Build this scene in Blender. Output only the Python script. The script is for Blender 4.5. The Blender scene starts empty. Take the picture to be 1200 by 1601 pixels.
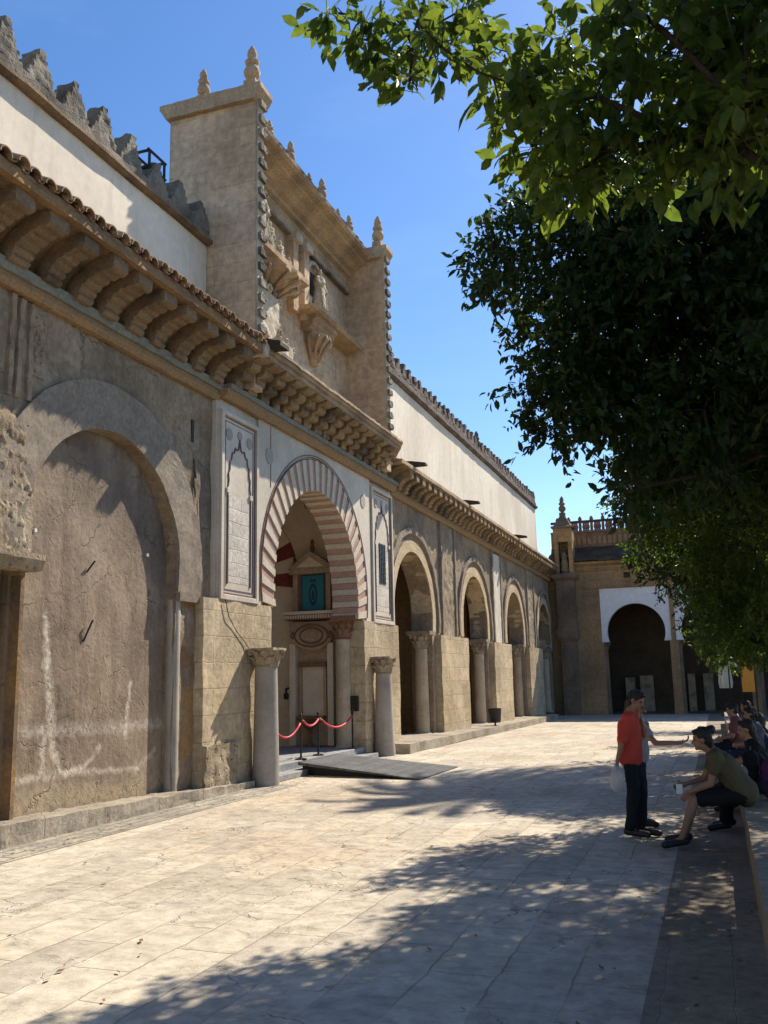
import bpy, bmesh, math, random
import numpy as np
from math import sin, cos, pi, radians, sqrt
from mathutils import Vector, Matrix, noise
from mathutils.geometry import tessellate_polygon
random.seed(7)
R = random.Random(11)
sc = bpy.context.scene
C = sc.collection

# ------------------------------------------------------------ camera
cam_d = bpy.data.cameras.new('camera'); cam = bpy.data.objects.new('camera', cam_d); C.objects.link(cam)
yaw, pitch, roll = radians(19.29), radians(10.3), radians(1.2)
F = Vector((-sin(yaw)*cos(pitch), cos(yaw)*cos(pitch), sin(pitch)))
Rt = Vector((cos(yaw), sin(yaw), 0)); Up = Rt.cross(F)
R2 = Rt*cos(roll) - Up*sin(roll); U2 = Rt*sin(roll) + Up*cos(roll)
cam.matrix_world = Matrix(((R2.x, U2.x, -F.x, 0), (R2.y, U2.y, -F.y, 0), (R2.z, U2.z, -F.z, 1.9), (0, 0, 0, 1)))
cam_d.sensor_fit = 'VERTICAL'; cam_d.sensor_height = 24; cam_d.lens = 1446/1601*24
cam_d.clip_start = .05; cam_d.clip_end = 3000
sc.camera = cam

# ------------------------------------------------------------ sky, sun, exposure
SUN = Vector((1.04, 2.42, 2.58)).normalized()
el = math.asin(SUN.z); az = math.atan2(SUN.x, SUN.y)
w = bpy.data.worlds.new("World"); sc.world = w; w.use_nodes = True
nt = w.node_tree; bg = nt.nodes['Background']
sky = nt.nodes.new('ShaderNodeTexSky'); sky.sky_type = 'NISHITA'; sky.sun_disc = False
sky.sun_elevation = el; sky.sun_rotation = az; sky.altitude = 300; sky.air_density = 1.0; sky.dust_density = .4; sky.ozone_density = 2.6
hs = nt.nodes.new('ShaderNodeHueSaturation'); hs.inputs['Saturation'].default_value = 1.22; hs.inputs['Hue'].default_value = .504
nt.links.new(sky.outputs[0], hs.inputs['Color']); 
tc = nt.nodes.new('ShaderNodeTexCoord'); mp = nt.nodes.new('ShaderNodeMapping'); mp.inputs['Scale'].default_value = (1.2, 3.5, 7); mp.inputs['Rotation'].default_value = (.3, .5, .4)
nz = nt.nodes.new('ShaderNodeTexNoise'); nz.inputs['Scale'].default_value = 1.3; nz.inputs['Detail'].default_value = 7; nz.inputs['Roughness'].default_value = .6
nt.links.new(tc.outputs['Generated'], mp.inputs[0]); nt.links.new(mp.outputs[0], nz.inputs['Vector'])
mr = nt.nodes.new('ShaderNodeMapRange'); mr.inputs[1].default_value = .52; mr.inputs[2].default_value = .8; mr.inputs[3].default_value = 0; mr.inputs[4].default_value = .06; nt.links.new(nz.outputs[0], mr.inputs[0])
cm = nt.nodes.new('ShaderNodeMix'); cm.data_type = 'RGBA'; nt.links.new(mr.outputs[0], cm.inputs[0]); nt.links.new(hs.outputs[0], cm.inputs[6]); cm.inputs[7].default_value = (7, 8, 9, 1)
nt.links.new(cm.outputs[2], bg.inputs[0]); bg.inputs[1].default_value = .12
sd = bpy.data.lights.new('sun', 'SUN'); so = bpy.data.objects.new('sun', sd); C.objects.link(so)
sd.energy = 5.0; sd.angle = radians(.55); sd.color = (1, .91, .77)
so.rotation_euler = SUN.to_track_quat('Z', 'Y').to_euler()
so.location = (5, 20, 30)
sc.view_settings.view_transform = 'Standard'; sc.view_settings.look = 'None'
sc.view_settings.exposure = .66; sc.view_settings.gamma = 1

# ------------------------------------------------------------ node helpers
def mat(name):
    m = bpy.data.materials.new(name); m.use_nodes = True
    return m, m.node_tree, m.node_tree.nodes['Principled BSDF']
def N(nt, t, **k):
    n = nt.nodes.new(t)
    for a, b in k.items():
        if a.startswith('i_'): n.inputs[int(a[2:])].default_value = b
        else: setattr(n, a, b)
    return n
def L(nt, a, b): nt.links.new(a, b)
def mixc(nt, f, a, b, mode='MIX'):
    n = nt.nodes.new('ShaderNodeMix'); n.data_type = 'RGBA'; n.blend_type = mode
    for s, v in ((n.inputs[0], f), (n.inputs[6], a), (n.inputs[7], b)):
        if isinstance(v, bpy.types.NodeSocket): L(nt, v, s)
        elif isinstance(v, (int, float)): s.default_value = v
        else: s.default_value = (*v[:3], 1)
    return n.outputs[2]
def ramp(nt, v, a, b, lo=0., hi=1.):
    n = nt.nodes.new('ShaderNodeMapRange'); n.clamp = True
    L(nt, v, n.inputs[0]); n.inputs[1].default_value = a; n.inputs[2].default_value = b
    n.inputs[3].default_value = lo; n.inputs[4].default_value = hi
    return n.outputs[0]
def mth(nt, op, a, b=None):
    n = nt.nodes.new('ShaderNodeMath'); n.operation = op
    for i, v in enumerate((a, b)):
        if v is None: continue
        if isinstance(v, bpy.types.NodeSocket): L(nt, v, n.inputs[i])
        else: n.inputs[i].default_value = v
    return n.outputs[0]
def noi(nt, vec, scale, detail=6, rough=.6, dist=0):
    n = N(nt, 'ShaderNodeTexNoise'); L(nt, vec, n.inputs['Vector'])
    n.inputs['Scale'].default_value = scale; n.inputs['Detail'].default_value = detail
    n.inputs['Roughness'].default_value = rough; n.inputs['Distortion'].default_value = dist
    return n.outputs[0], n.outputs[1]
def uvw(nt, mode):
    g = N(nt, 'ShaderNodeNewGeometry'); p = g.outputs['Position']
    s = N(nt, 'ShaderNodeSeparateXYZ'); L(nt, p, s.inputs[0])
    c = N(nt, 'ShaderNodeCombineXYZ')
    if mode == 'wall':
        L(nt, mth(nt, 'ADD', s.outputs[0], s.outputs[1]), c.inputs[0]); L(nt, s.outputs[2], c.inputs[1])
    elif mode == 'floor':
        L(nt, s.outputs[1], c.inputs[0]); L(nt, s.outputs[0], c.inputs[1])
    return p, s, c.outputs[0]

def stone(name, c1, c2, c3=None, s=1.2, bump=.5, brick=None, mode='wall', streak=0, rough=.9, pit=0, segs=None, dirt=None, grain=1.0, crack=0):
    """weathered stone: three tones, fine grain, optional courses, streaks and pits"""
    m, nt, b = mat(name)
    p, sp, uv = uvw(nt, mode)
    n1, _ = noi(nt, p, s, 8, .62); n2, _ = noi(nt, p, s*7, 6, .7); n3, _ = noi(nt, p, s*.35, 4, .5)
    col = mixc(nt, ramp(nt, n1, .36, .64), c1, c2)
    if c3: col = mixc(nt, ramp(nt, n3, .46, .66), col, c3)
    col = mixc(nt, 1, col, mixc(nt, ramp(nt, n2, .3, .7), (1-.32*grain, 1-.33*grain, 1-.34*grain), (1+.22*grain, 1+.22*grain, 1+.2*grain)), 'MULTIPLY')
    if streak:
        mp = N(nt, 'ShaderNodeMapping'); L(nt, p, mp.inputs[0]); mp.inputs['Scale'].default_value = (2.6, 2.6, .22)
        n4, _ = noi(nt, mp.outputs[0], 1.6, 6, .65)
        col = mixc(nt, mth(nt, 'MULTIPLY', ramp(nt, n4, .5, .72), streak), col, dirt or (c1[0]*.35, c1[1]*.33, c1[2]*.32))
    h = mth(nt, 'MULTIPLY', n2, .6); h = mth(nt, 'ADD', h, n1)
    if pit:
        v = N(nt, 'ShaderNodeTexVoronoi'); L(nt, p, v.inputs['Vector']); v.inputs['Scale'].default_value = 9
        pm = ramp(nt, v.outputs['Distance'], .08, .3)
        pm2 = mth(nt, 'MAXIMUM', pm, ramp(nt, n3, .56, .42))
        col = mixc(nt, mth(nt, 'MULTIPLY', mth(nt, 'SUBTRACT', 1, pm2), pit), col, (c1[0]*.4, c1[1]*.36, c1[2]*.32))
        h = mth(nt, 'ADD', h, mth(nt, 'MULTIPLY', pm2, pit))
    if brick:
        bw, bh, ms, mc, var = brick
        _, nc = noi(nt, p, 2.2, 3)
        sub = N(nt, 'ShaderNodeVectorMath', operation='MULTIPLY_ADD'); L(nt, nc, sub.inputs[0])
        sub.inputs[1].default_value = (.09, .09, 0) if mode == 'floor' else (.05, .05, 0); L(nt, uv, sub.inputs[2])
        bt = N(nt, 'ShaderNodeTexBrick'); L(nt, sub.outputs[0], bt.inputs['Vector'])
        bt.inputs['Scale'].default_value = 1; bt.inputs['Brick Width'].default_value = bw; bt.inputs['Row Height'].default_value = bh
        bt.inputs['Mortar Size'].default_value = ms; bt.inputs['Mortar Smooth'].default_value = .6
        bt.inputs['Color1'].default_value = (1-var, 1-var, 1-var*.8, 1); bt.inputs['Color2'].default_value = (1+var, 1+var*.9, 1+var*.7, 1)
        bt.inputs['Mortar'].default_value = (1, 1, 1, 1); bt.inputs['Bias'].default_value = 0
        col = mixc(nt, 1, col, bt.outputs[0], 'MULTIPLY')
        mk = mth(nt, 'MULTIPLY', bt.outputs['Fac'], ramp(nt, n1, .4, .56, .9, .05))
        col = mixc(nt, mk, col, mc)
        h = mth(nt, 'SUBTRACT', h, mth(nt, 'MULTIPLY', bt.outputs['Fac'], .8))
    if crack:
        _, nc = noi(nt, p, 1.5, 5)
        dv = N(nt, 'ShaderNodeVectorMath', operation='MULTIPLY_ADD'); L(nt, nc, dv.inputs[0]); dv.inputs[1].default_value = (.8, .8, .8); L(nt, p, dv.inputs[2])
        v = N(nt, 'ShaderNodeTexVoronoi'); v.feature = 'DISTANCE_TO_EDGE'; L(nt, dv.outputs[0], v.inputs['Vector']); v.inputs['Scale'].default_value = .9
        ck = mth(nt, 'MULTIPLY', ramp(nt, v.outputs['Distance'], .012, .002), ramp(nt, n1, .5, .6))
        col = mixc(nt, mth(nt, 'MULTIPLY', ck, .75), col, (.13, .11, .085)); h = mth(nt, 'SUBTRACT', h, ck)
        n5, _ = noi(nt, p, 2.1, 9, .7, .6)
        col = mixc(nt, mth(nt, 'MULTIPLY', ramp(nt, n5, .56, .66), .28), col, (c1[0]*.66, c1[1]*.65, c1[2]*.62))
        h = mth(nt, 'SUBTRACT', h, mth(nt, 'MULTIPLY', ramp(nt, n5, .56, .66), .5))
    if segs:                                   # pale salt streaks and repairs with a shape of their own
        _, nc = noi(nt, p, 6, 5)
        dv = N(nt, 'ShaderNodeVectorMath', operation='MULTIPLY_ADD'); L(nt, nc, dv.inputs[0])
        dv.inputs[1].default_value = (.0, .17, .17); L(nt, p, dv.inputs[2])
        for (y0, z0, y1, z1, wd, c, k) in segs:
            a = Vector((0, y0+.085, z0+.085)); d = Vector((0, y1-y0, z1-z0)); dd = d.dot(d)
            q = N(nt, 'ShaderNodeVectorMath', operation='SUBTRACT'); L(nt, dv.outputs[0], q.inputs[0]); q.inputs[1].default_value = a
            q2 = N(nt, 'ShaderNodeVectorMath', operation='MULTIPLY'); L(nt, q.outputs[0], q2.inputs[0]); q2.inputs[1].default_value = (0, 1, 1)
            dt = N(nt, 'ShaderNodeVectorMath', operation='DOT_PRODUCT'); L(nt, q2.outputs[0], dt.inputs[0]); dt.inputs[1].default_value = d/dd
            cl = ramp(nt, dt.outputs['Value'], 0, 1)
            scl = N(nt, 'ShaderNodeVectorMath', operation='SCALE'); scl.inputs[0].default_value = d; L(nt, cl, scl.inputs['Scale'])
            df = N(nt, 'ShaderNodeVectorMath', operation='DISTANCE'); L(nt, q2.outputs[0], df.inputs[0]); L(nt, scl.outputs[0], df.inputs[1])
            mk = mth(nt, 'MULTIPLY', ramp(nt, df.outputs['Value'], wd*1.25, wd*.1), ramp(nt, n2, .38, .56, .25, 1))
            col = mixc(nt, mth(nt, 'MULTIPLY', mk, k), col, c)
    L(nt, col, b.inputs['Base Color']); b.inputs['Roughness'].default_value = rough
    b.inputs['Specular IOR Level'].default_value = .12
    bp = N(nt, 'ShaderNodeBump'); bp.inputs['Strength'].default_value = bump; bp.inputs['Distance'].default_value = .04
    L(nt, h, bp.inputs['Height']); L(nt, bp.outputs[0], b.inputs['Normal'])
    return m
def plain(name, c, rough=.7, metal=0, var=.2, s=9, bump=.15, spec=.4):
    m, nt, b = mat(name); g = N(nt, 'ShaderNodeTexCoord')
    n1, _ = noi(nt, g.outputs['Object'], s, 5)
    L(nt, mixc(nt, n1, [x*(1-var) for x in c], [min(1, x*(1+var)) for x in c]), b.inputs['Base Color'])
    b.inputs['Roughness'].default_value = rough; b.inputs['Metallic'].default_value = metal; b.inputs['Specular IOR Level'].default_value = spec
    if bump:
        bp = N(nt, 'ShaderNodeBump'); bp.inputs['Strength'].default_value = bump; bp.inputs['Distance'].default_value = .02
        L(nt, n1, bp.inputs['Height']); L(nt, bp.outputs[0], b.inputs['Normal'])
    return m

SALT = (.62, .55, .45)
segs = [(10.67, 2.9, 10.75, 2.2, .07, SALT, .8), (10.75, 2.2, 10.95, 1.0, .09, SALT, .8), (10.95, 1.0, 11.1, .75, .06, SALT, .7),
        (10.72, 1.35, 10.72, .75, .06, SALT, .7), (10.2, .68, 11.6, .72, .06, SALT, .6), (11.6, .72, 12.0, 1.0, .05, SALT, .6),
        (10.1, 1.32, 13.6, 1.25, .10, (.5, .45, .38), .55), (12.72, 1.95, 12.62, 1.1, .05, SALT, .8), (11.2, .7, 13.0, .6, .05, SALT, .5),
        (13.0, .6, 13.45, .85, .06, SALT, .5), (10.1, .35, 13.6, .3, .2, (.42, .32, .2), .6),
        (10.35, 2.75, 10.35, 2.35, .1, (.16, .12, .09), .5)]
M = {}
M['fill'] = stone('render_fill', (.25, .19, .135), (.35, .275, .20), (.185, .145, .108), s=1.5, bump=.7, segs=segs, streak=.4, pit=.15, crack=1, grain=.6)
M['wall'] = stone('old_plaster', (.28, .205, .135), (.39, .30, .205), (.21, .16, .115), s=1.3, bump=.7, pit=.3, streak=.35, crack=1)
M['ring'] = stone('arch_ring_plaster', (.30, .25, .19), (.24, .195, .15), None, s=2, bump=.4)
M['rubble'] = stone('broken_masonry', (.34, .27, .18), (.24, .18, .12), (.42, .35, .25), s=3, bump=1, pit=.7)
M['ashlar'] = stone('yellow_ashlar', (.46, .36, .225), (.57, .465, .32), (.36, .28, .18), s=1.1, bump=.7, brick=(1.05, .46, .010, (.37, .285, .175), .09), streak=.22, pit=.15)
M['soffit'] = stone('orange_stone', (.36, .215, .095), (.29, .19, .105), (.17, .125, .085), s=2.2, bump=.6, streak=.3)
M['corbel'] = stone('corbel_stone', (.30, .21, .125), (.22, .16, .105), (.12, .095, .07), s=3.5, bump=.8, pit=.3)
M['lightcorbel'] = stone('pale_corbel_stone', (.38, .27, .15), (.28, .195, .11), (.13, .10, .07), s=4, bump=.8, pit=.2)
M['band'] = stone('string_course', (.36, .225, .11), (.29, .205, .12), None, s=2.5, bump=.5)
M['bandtop'] = stone('grey_ledge', (.27, .27, .22), (.22, .21, .17), None, s=2.5, bump=.5)
M['white'] = stone('limewashed_wall', (.74, .655, .52), (.82, .745, .61), (.66, .575, .455), s=.7, bump=.10, streak=.4, dirt=(.40, .35, .28), grain=.35)
M['plaster'] = stone('white_stucco', (.58, .505, .405), (.67, .60, .49), (.50, .43, .34), s=1.5, bump=.12, streak=.3, dirt=(.33, .28, .22), grain=.35)
M['grid'] = stone('stucco_tracery', (.55, .49, .41), (.64, .58, .49), None, s=2, bump=.35, brick=(.34, .26, .014, (.38, .33, .27), .10))
M['line'] = plain('red_ochre_line', (.17, .085, .07), .8)
M['greyrelief'] = plain('grey_relief', (.36, .31, .27), .85, var=.3, s=14, bump=.6)
M['vred'] = stone('red_voussoir', (.43, .26, .20), (.50, .34, .265), None, s=5, bump=.3)
M['vcream'] = stone('cream_voussoir', (.66, .57, .45), (.57, .48, .36), None, s=5, bump=.3)
M['tower'] = stone('tower_ashlar', (.55, .40, .26), (.66, .50, .34), (.43, .31, .20), s=.9, bump=.5, brick=(1.1, .43, .010, (.33, .25, .17), .09), streak=.28, dirt=(.17, .13, .10))
M['carve'] = stone('carved_limestone', (.62, .56, .44), (.48, .41, .30), (.36, .30, .22), s=4, bump=.7, pit=.3)
M['carveD'] = stone('weathered_cornice', (.52, .385, .24), (.42, .31, .20), (.28, .21, .145), s=2.5, bump=.7, streak=.35, dirt=(.12, .095, .07))
M['merlon'] = stone('lichen_stone', (.20, .18, .145), (.30, .27, .22), (.09, .08, .07), s=3.5, bump=1, pit=.5)
M['merlonR'] = stone('dark_merlon_stone', (.17, .14, .12), (.11, .09, .08), (.22, .18, .15), s=4, bump=.9, pit=.3)
M['tile'] = stone('clay_tile', (.30, .18, .10), (.22, .15, .10), (.34, .26, .17), s=7, bump=.5)
M['marble'] = stone('grey_marble', (.37, .325, .27), (.45, .40, .34), (.27, .235, .20), s=2.2, bump=.25, streak=.3, rough=.7, dirt=(.20, .18, .155), grain=.35)
M['tanmarble'] = stone('tan_marble', (.45, .36, .25), (.53, .43, .31), (.34, .27, .19), s=2, bump=.3, streak=.3, dirt=(.22, .17, .12), grain=.5)
M['capital'] = stone('worn_capital', (.45, .37, .26), (.36, .29, .20), (.22, .18, .13), s=6, bump=.8)
M['pave'] = stone('limestone_paving', (.465, .41, .32), (.545, .485, .39), (.45, .37, .275), s=.7, bump=.55, mode='floor', brick=(1.15, .48, .010, (.27, .23, .18), .12), pit=.3, rough=.8, crack=1)
M['gutter'] = stone('cobbled_edge', (.36, .33, .27), (.28, .25, .20), (.42, .38, .31), s=2, bump=.9, mode='floor', brick=(.45, .2, .014, (.17, .15, .12), .16), pit=.3)
M['kerb'] = stone('kerb_stone', (.42, .37, .29), (.34, .29, .22), (.26, .22, .17), s=2, bump=.6, brick=(1.3, 5, .012, (.16, .13, .10), .08), pit=.3)
M['strip'] = stone('brick_strip', (.25, .21, .16), (.31, .26, .20), (.19, .16, .12), s=1.3, bump=.5, mode='floor', brick=(.9, .41, .006, (.27, .235, .185), .07), pit=.15)
M['bench'] = stone('bench_stone', (.34, .29, .22), (.26, .22, .17), None, s=2, bump=.5)
M['soil'] = stone('courtyard_paving', (.24, .20, .15), (.18, .15, .11), None, s=1, bump=.5, mode='floor', brick=(.5, .5, .012, (.2, .18, .14), .1))
M['far'] = stone('far_ashlar', (.40, .26, .125), (.32, .21, .11), (.25, .17, .10), s=.9, bump=.4, brick=(1.0, .42, .012, (.2, .14, .08), .08), streak=.35, dirt=(.07, .055, .04))
M['fargrey'] = stone('far_pier_stone', (.25, .185, .125), (.19, .14, .10), (.12, .09, .07), s=1.5, bump=.5, streak=.35, dirt=(.06, .05, .045))
M['farwhite'] = stone('far_whitewash', (.78, .78, .78), (.72, .72, .72), None, s=1, bump=.08, grain=.35)
M['fardark'] = stone('mossy_roof', (.085, .065, .04), (.12, .09, .055), (.05, .04, .03), s=3, bump=1, rough=1)
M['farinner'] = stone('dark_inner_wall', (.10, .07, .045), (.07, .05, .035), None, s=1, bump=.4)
M['farred'] = stone('red_frieze', (.34, .17, .10), (.24, .15, .10), (.15, .11, .08), s=2, bump=.5, streak=.6, dirt=(.06, .045, .04))
M['interior'] = stone('inner_wall', (.50, .34, .18), (.42, .28, .15), None, s=1, bump=.4, brick=(1, .45, .01, (.33, .22, .12), .07))
M['archstone'] = stone('smooth_arch_stone', (.46, .35, .215), (.55, .435, .28), None, s=1.2, bump=.4, brick=(.9, .45, .008, (.34, .26, .16), .06))
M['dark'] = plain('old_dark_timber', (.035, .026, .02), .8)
M['black'] = plain('black_metal', (.012, .012, .013), .5)
M['rope'] = plain('red_velvet_rope', (.55, .02, .045), .55, var=.1)
M['brass'] = plain('dark_stanchion_metal', (.03, .028, .026), .35, metal=.6)
M['gold'] = plain('gilt_hook', (.5, .36, .14), .4, metal=.8)
M['ramp'] = stone('grey_ramp_boards', (.105, .105, .105), (.14, .14, .14), None, s=2, bump=.3, mode='floor', brick=(9, .16, .008, (.03, .03, .03), .12), rough=.7)
M['step'] = stone('grey_step_stone', (.26, .26, .26), (.33, .33, .32), None, s=2, bump=.3)
M['shrine'] = stone('tan_shrine_stone', (.52, .39, .26), (.45, .33, .22), (.36, .26, .18), s=2, bump=.4)
M['shrineD'] = stone('brown_carved_stone', (.30, .165, .10), (.22, .13, .085), None, s=5, bump=.7)
M['cream'] = stone('cream_inner_plaster', (.70, .58, .43), (.78, .67, .52), None, s=1, bump=.15, grain=.35)
M['dkred'] = stone('dark_red_band', (.22, .05, .045), (.27, .075, .06), None, s=3, bump=.2)
M['teal'] = plain('teal_cloth', (.03, .22, .27), .7)
M['tealD'] = plain('dark_teal_print', (.02, .07, .10), .7)
M['orange'] = plain('orange_painted_panel', (.85, .33, .04), .7)
M['canvas'] = plain('cream_canvas', (.75, .68, .52), .85)
M['bark'] = stone('orange_tree_bark', (.085, .065, .05), (.05, .038, .03), None, s=8, bump=1)
M['cable'] = plain('black_cable', (.02, .02, .02), .6)

# ------------------------------------------------------------ mesh helpers
def subdiv_noise(me, cell, amp, freq=3.0):
    bm = bmesh.new(); bm.from_mesh(me)
    for _ in range(6):
        es = [e for e in bm.edges if e.calc_length() > cell]
        if not es or len(bm.verts) > 60000: break
        bmesh.ops.subdivide_edges(bm, edges=es, cuts=1, use_grid_fill=True)
        bmesh.ops.triangulate(bm, faces=[f for f in bm.faces if len(f.verts) > 4])
    bmesh.ops.remove_doubles(bm, verts=bm.verts, dist=.0005)
    for v in bm.verts:
        p = v.co*freq
        v.co += Vector((noise.noise(p), noise.noise(p+Vector((31, 7, 3))), noise.noise(p+Vector((5, 47, 19)))))*amp*1.6
    bm.to_mesh(me); bm.free()
class MB:
    def __init__(s): s.v = []; s.f = []
    def add(s, vs, fs):
        o = len(s.v); s.v += [tuple(v) for v in vs]; s.f += [tuple(i+o for i in f) for f in fs]; return s
    def box(s, x0, x1, y0, y1, z0, z1, zt=None):
        zt = zt or z1
        return s.add([(x0, y0, z0), (x1, y0, z0), (x1, y1, z0), (x0, y1, z0), (x0, y0, z1), (x1, y0, zt), (x1, y1, zt), (x0, y1, z1)],
                     [(0, 3, 2, 1), (4, 5, 6, 7), (0, 1, 5, 4), (1, 2, 6, 5), (2, 3, 7, 6), (3, 0, 4, 7)])
    def plate(s, loops, a, b, axis='x'):
        """polygon with holes, extruded from a to b along axis; (u,v) = (y,z), (x,z) or (x,y)"""
        def P(u, v, t): return {'x': (t, u, v), 'y': (u, t, v), 'z': (u, v, t)}[axis]
        tris = tessellate_polygon([[Vector((u, v, 0)) for u, v in l] for l in loops])
        flat = [q for l in loops for q in l]; n = len(flat)
        s.add([P(u, v, a) for u, v in flat]+[P(u, v, b) for u, v in flat],
              [tuple(t) for t in tris]+[tuple(i+n for i in reversed(t)) for t in tris] +
              [(o+i, o+(i+1) % len(l), n+o+(i+1) % len(l), n+o+i) for o, l in zip([sum(len(q) for q in loops[:k]) for k in range(len(loops))], loops) for i in range(len(l))])
        return s
    def lathe(s, c, prof, n=16, ax=None):
        """prof: list of (r, z) upward from base point c"""
        k = len(prof); vs = []
        for r, z in prof:
            for i in range(n):
                a = 2*pi*i/n; vs.append((c[0]+r*cos(a), c[1]+r*sin(a), c[2]+z))
        fs = [(j*n+i, j*n+(i+1) % n, (j+1)*n+(i+1) % n, (j+1)*n+i) for j in range(k-1) for i in range(n)]
        fs += [tuple(reversed(range(n))), tuple((k-1)*n+i for i in range(n))]
        return s.add(vs, fs)
    def sq(s, c, prof):
        """square-section lathe: prof (half, z)"""
        vs = []
        for r, z in prof: vs += [(c[0]-r, c[1]-r, c[2]+z), (c[0]+r, c[1]-r, c[2]+z), (c[0]+r, c[1]+r, c[2]+z), (c[0]-r, c[1]+r, c[2]+z)]
        k = len(prof)
        return s.add(vs, [(j*4+i, j*4+(i+1) % 4, (j+1)*4+(i+1) % 4, (j+1)*4+i) for j in range(k-1) for i in range(4)]+[(3, 2, 1, 0), tuple((k-1)*4+i for i in range(4))])
    def tube(s, pts, rad, n=8):
        pts = [Vector(p) for p in pts]; k = len(pts)
        rad = [rad]*k if isinstance(rad, (int, float)) else rad
        vs = []; pu = None
        for i, p in enumerate(pts):
            d = (pts[min(i+1, k-1)]-pts[max(i-1, 0)]).normalized()
            u = d.cross(Vector((0, 0, 1))) if pu is None else pu - d*pu.dot(d)
            if u.length < 1e-3: u = d.cross(Vector((0, 1, 0)))
            u.normalize(); pu = u; v = d.cross(u)
            for j in range(n):
                a = 2*pi*j/n; vs.append(p+(u*cos(a)+v*sin(a))*rad[i])
        fs = [(j*n+i, j*n+(i+1) % n, (j+1)*n+(i+1) % n, (j+1)*n+i) for j in range(k-1) for i in range(n)]
        return s.add(vs, fs+[tuple(reversed(range(n))), tuple((k-1)*n+i for i in range(n))])
    def ell(s, c, r, n=12, m=8, rot=None):
        c = Vector(c); vs = []; fs = []
        for j in range(m+1):
            t = pi*j/m
            for i in range(n):
                a = 2*pi*i/n; q = Vector((r[0]*sin(t)*cos(a), r[1]*sin(t)*sin(a), -r[2]*cos(t)))
                if rot: q = rot @ q
                vs.append(c+q)
        fs = [(j*n+i, j*n+(i+1) % n, (j+1)*n+(i+1) % n, (j+1)*n+i) for j in range(m) for i in range(n)]
        return s.add(vs, fs)
    def build(s, name, m, parent=None, smooth=False, rough=None, bevel=0, ang=40):
        me = bpy.data.meshes.new(name)
        off = Vector((0, 0, 0))
        if parent is not None:
            q = parent
            while q is not None: off += q.location; q = q.parent
        me.from_pydata([(v[0]-off.x, v[1]-off.y, v[2]-off.z) for v in s.v], [], s.f)
        if rough: subdiv_noise(me, *rough)
        else:
            bm = bmesh.new(); bm.from_mesh(me); bmesh.ops.remove_doubles(bm, verts=bm.verts, dist=.0002)
            if bevel: bmesh.ops.bevel(bm, geom=[e for e in bm.edges if len(e.link_faces) == 2 and e.calc_face_angle(0) > .6], offset=bevel, segments=1, affect='EDGES')
            bm.to_mesh(me); bm.free()
        bm = bmesh.new(); bm.from_mesh(me); bmesh.ops.recalc_face_normals(bm, faces=bm.faces); bm.to_mesh(me); bm.free()
        me.materials.append(m)
        o = bpy.data.objects.new(name, me); C.objects.link(o)
        if parent is not None: o.parent = parent
        if smooth:
            me.polygons.foreach_set('use_smooth', [True]*len(me.polygons))
            if smooth == 'auto': me.set_sharp_from_angle(angle=radians(ang))
        return o
def tag(o, label=None, cat=None, group=None, kind=None):
    if label: o['label'] = label
    if cat: o['category'] = cat
    if group: o['group'] = group
    if kind: o['kind'] = kind
    return o
def thing(name, label, cat, loc=(0, 0, 0), group=None):
    o = bpy.data.objects.new(name, None); C.objects.link(o); o.location = loc; o.empty_display_size = .2
    return tag(o, label, cat, group)
def copy_tree(o, parent=None):
    c = o.copy(); C.objects.link(c)
    if parent is not None: c.parent = parent
    for ch in list(o.children): copy_tree(ch, c)
    return c
def arch(yc, zc, r, z0, jl, jr, n=28, zb=None):
    """horseshoe opening outline (closed loop) from jamb foot to jamb foot; z0 = spring height"""
    a = math.asin((zc-z0)/r)
    pts = [(yc+r*cos(t), zc+r*sin(t)) for t in [pi+a-(pi+2*a)*i/n for i in range(n+1)]]
    if zb is None: return pts
    return [(jl, zb), (jl, z0)]+pts+[(jr, z0), (jr, zb)]
# ------------------------------------------------------------ the ground
def gz(y): return 0 if y < 24 else -.22*min(1, (y-24)/24)
def sheet(name, x0, x1, y0, y1, z, m, thick=0):
    ys = [y for y in (-60, -10, 0, 8, 16, 24, 32, 40, 48, 56, 70, 400) if y0 < y < y1]; ys = [y0]+ys+[y1]
    b = MB(); v = []
    for y in ys: v += [(x0, y, z+gz(y)), (x1, y, z+gz(y))]
    f = [(2*i, 2*i+1, 2*i+3, 2*i+2) for i in range(len(ys)-1)]
    b.add(v, f)
    return tag(b.build(name, m), kind='structure')
sheet('ground', -300, 300, -200, 400, -.012, M['soil'])
sheet('pavement', -8.3, -.55, -14, 53.2, 0, M['pave'])
sheet('path', -8.25, -7.55, -14, 16.4, .006, M['gutter'])
sheet('verge', -.55, .45, -14, 60, .008, M['strip'])
b = MB()
for y0, y1, za, zb in [(-6, 8.2, .33, .31), (8.2, 11.2, .31, .24), (11.2, 13.6, .24, .18), (13.6, 15.9, .18, .12)]:
    b.add([(-8.2, y0, -.05), (-8.2, y1, -.05), (-8.2, y0, za), (-8.2, y1, zb), (-8.95, y0, za-.03), (-8.95, y1, zb-.03), (-8.95, y0, -.05), (-8.95, y1, -.05)],
          [(0, 1, 3, 2), (2, 3, 5, 4), (4, 5, 7, 6), (6, 7, 1, 0), (0, 2, 4, 6), (1, 7, 5, 3)])
tag(b.build('kerb', M['kerb'], rough=(.18, .022, 4)), kind='structure')
b = MB()
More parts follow.
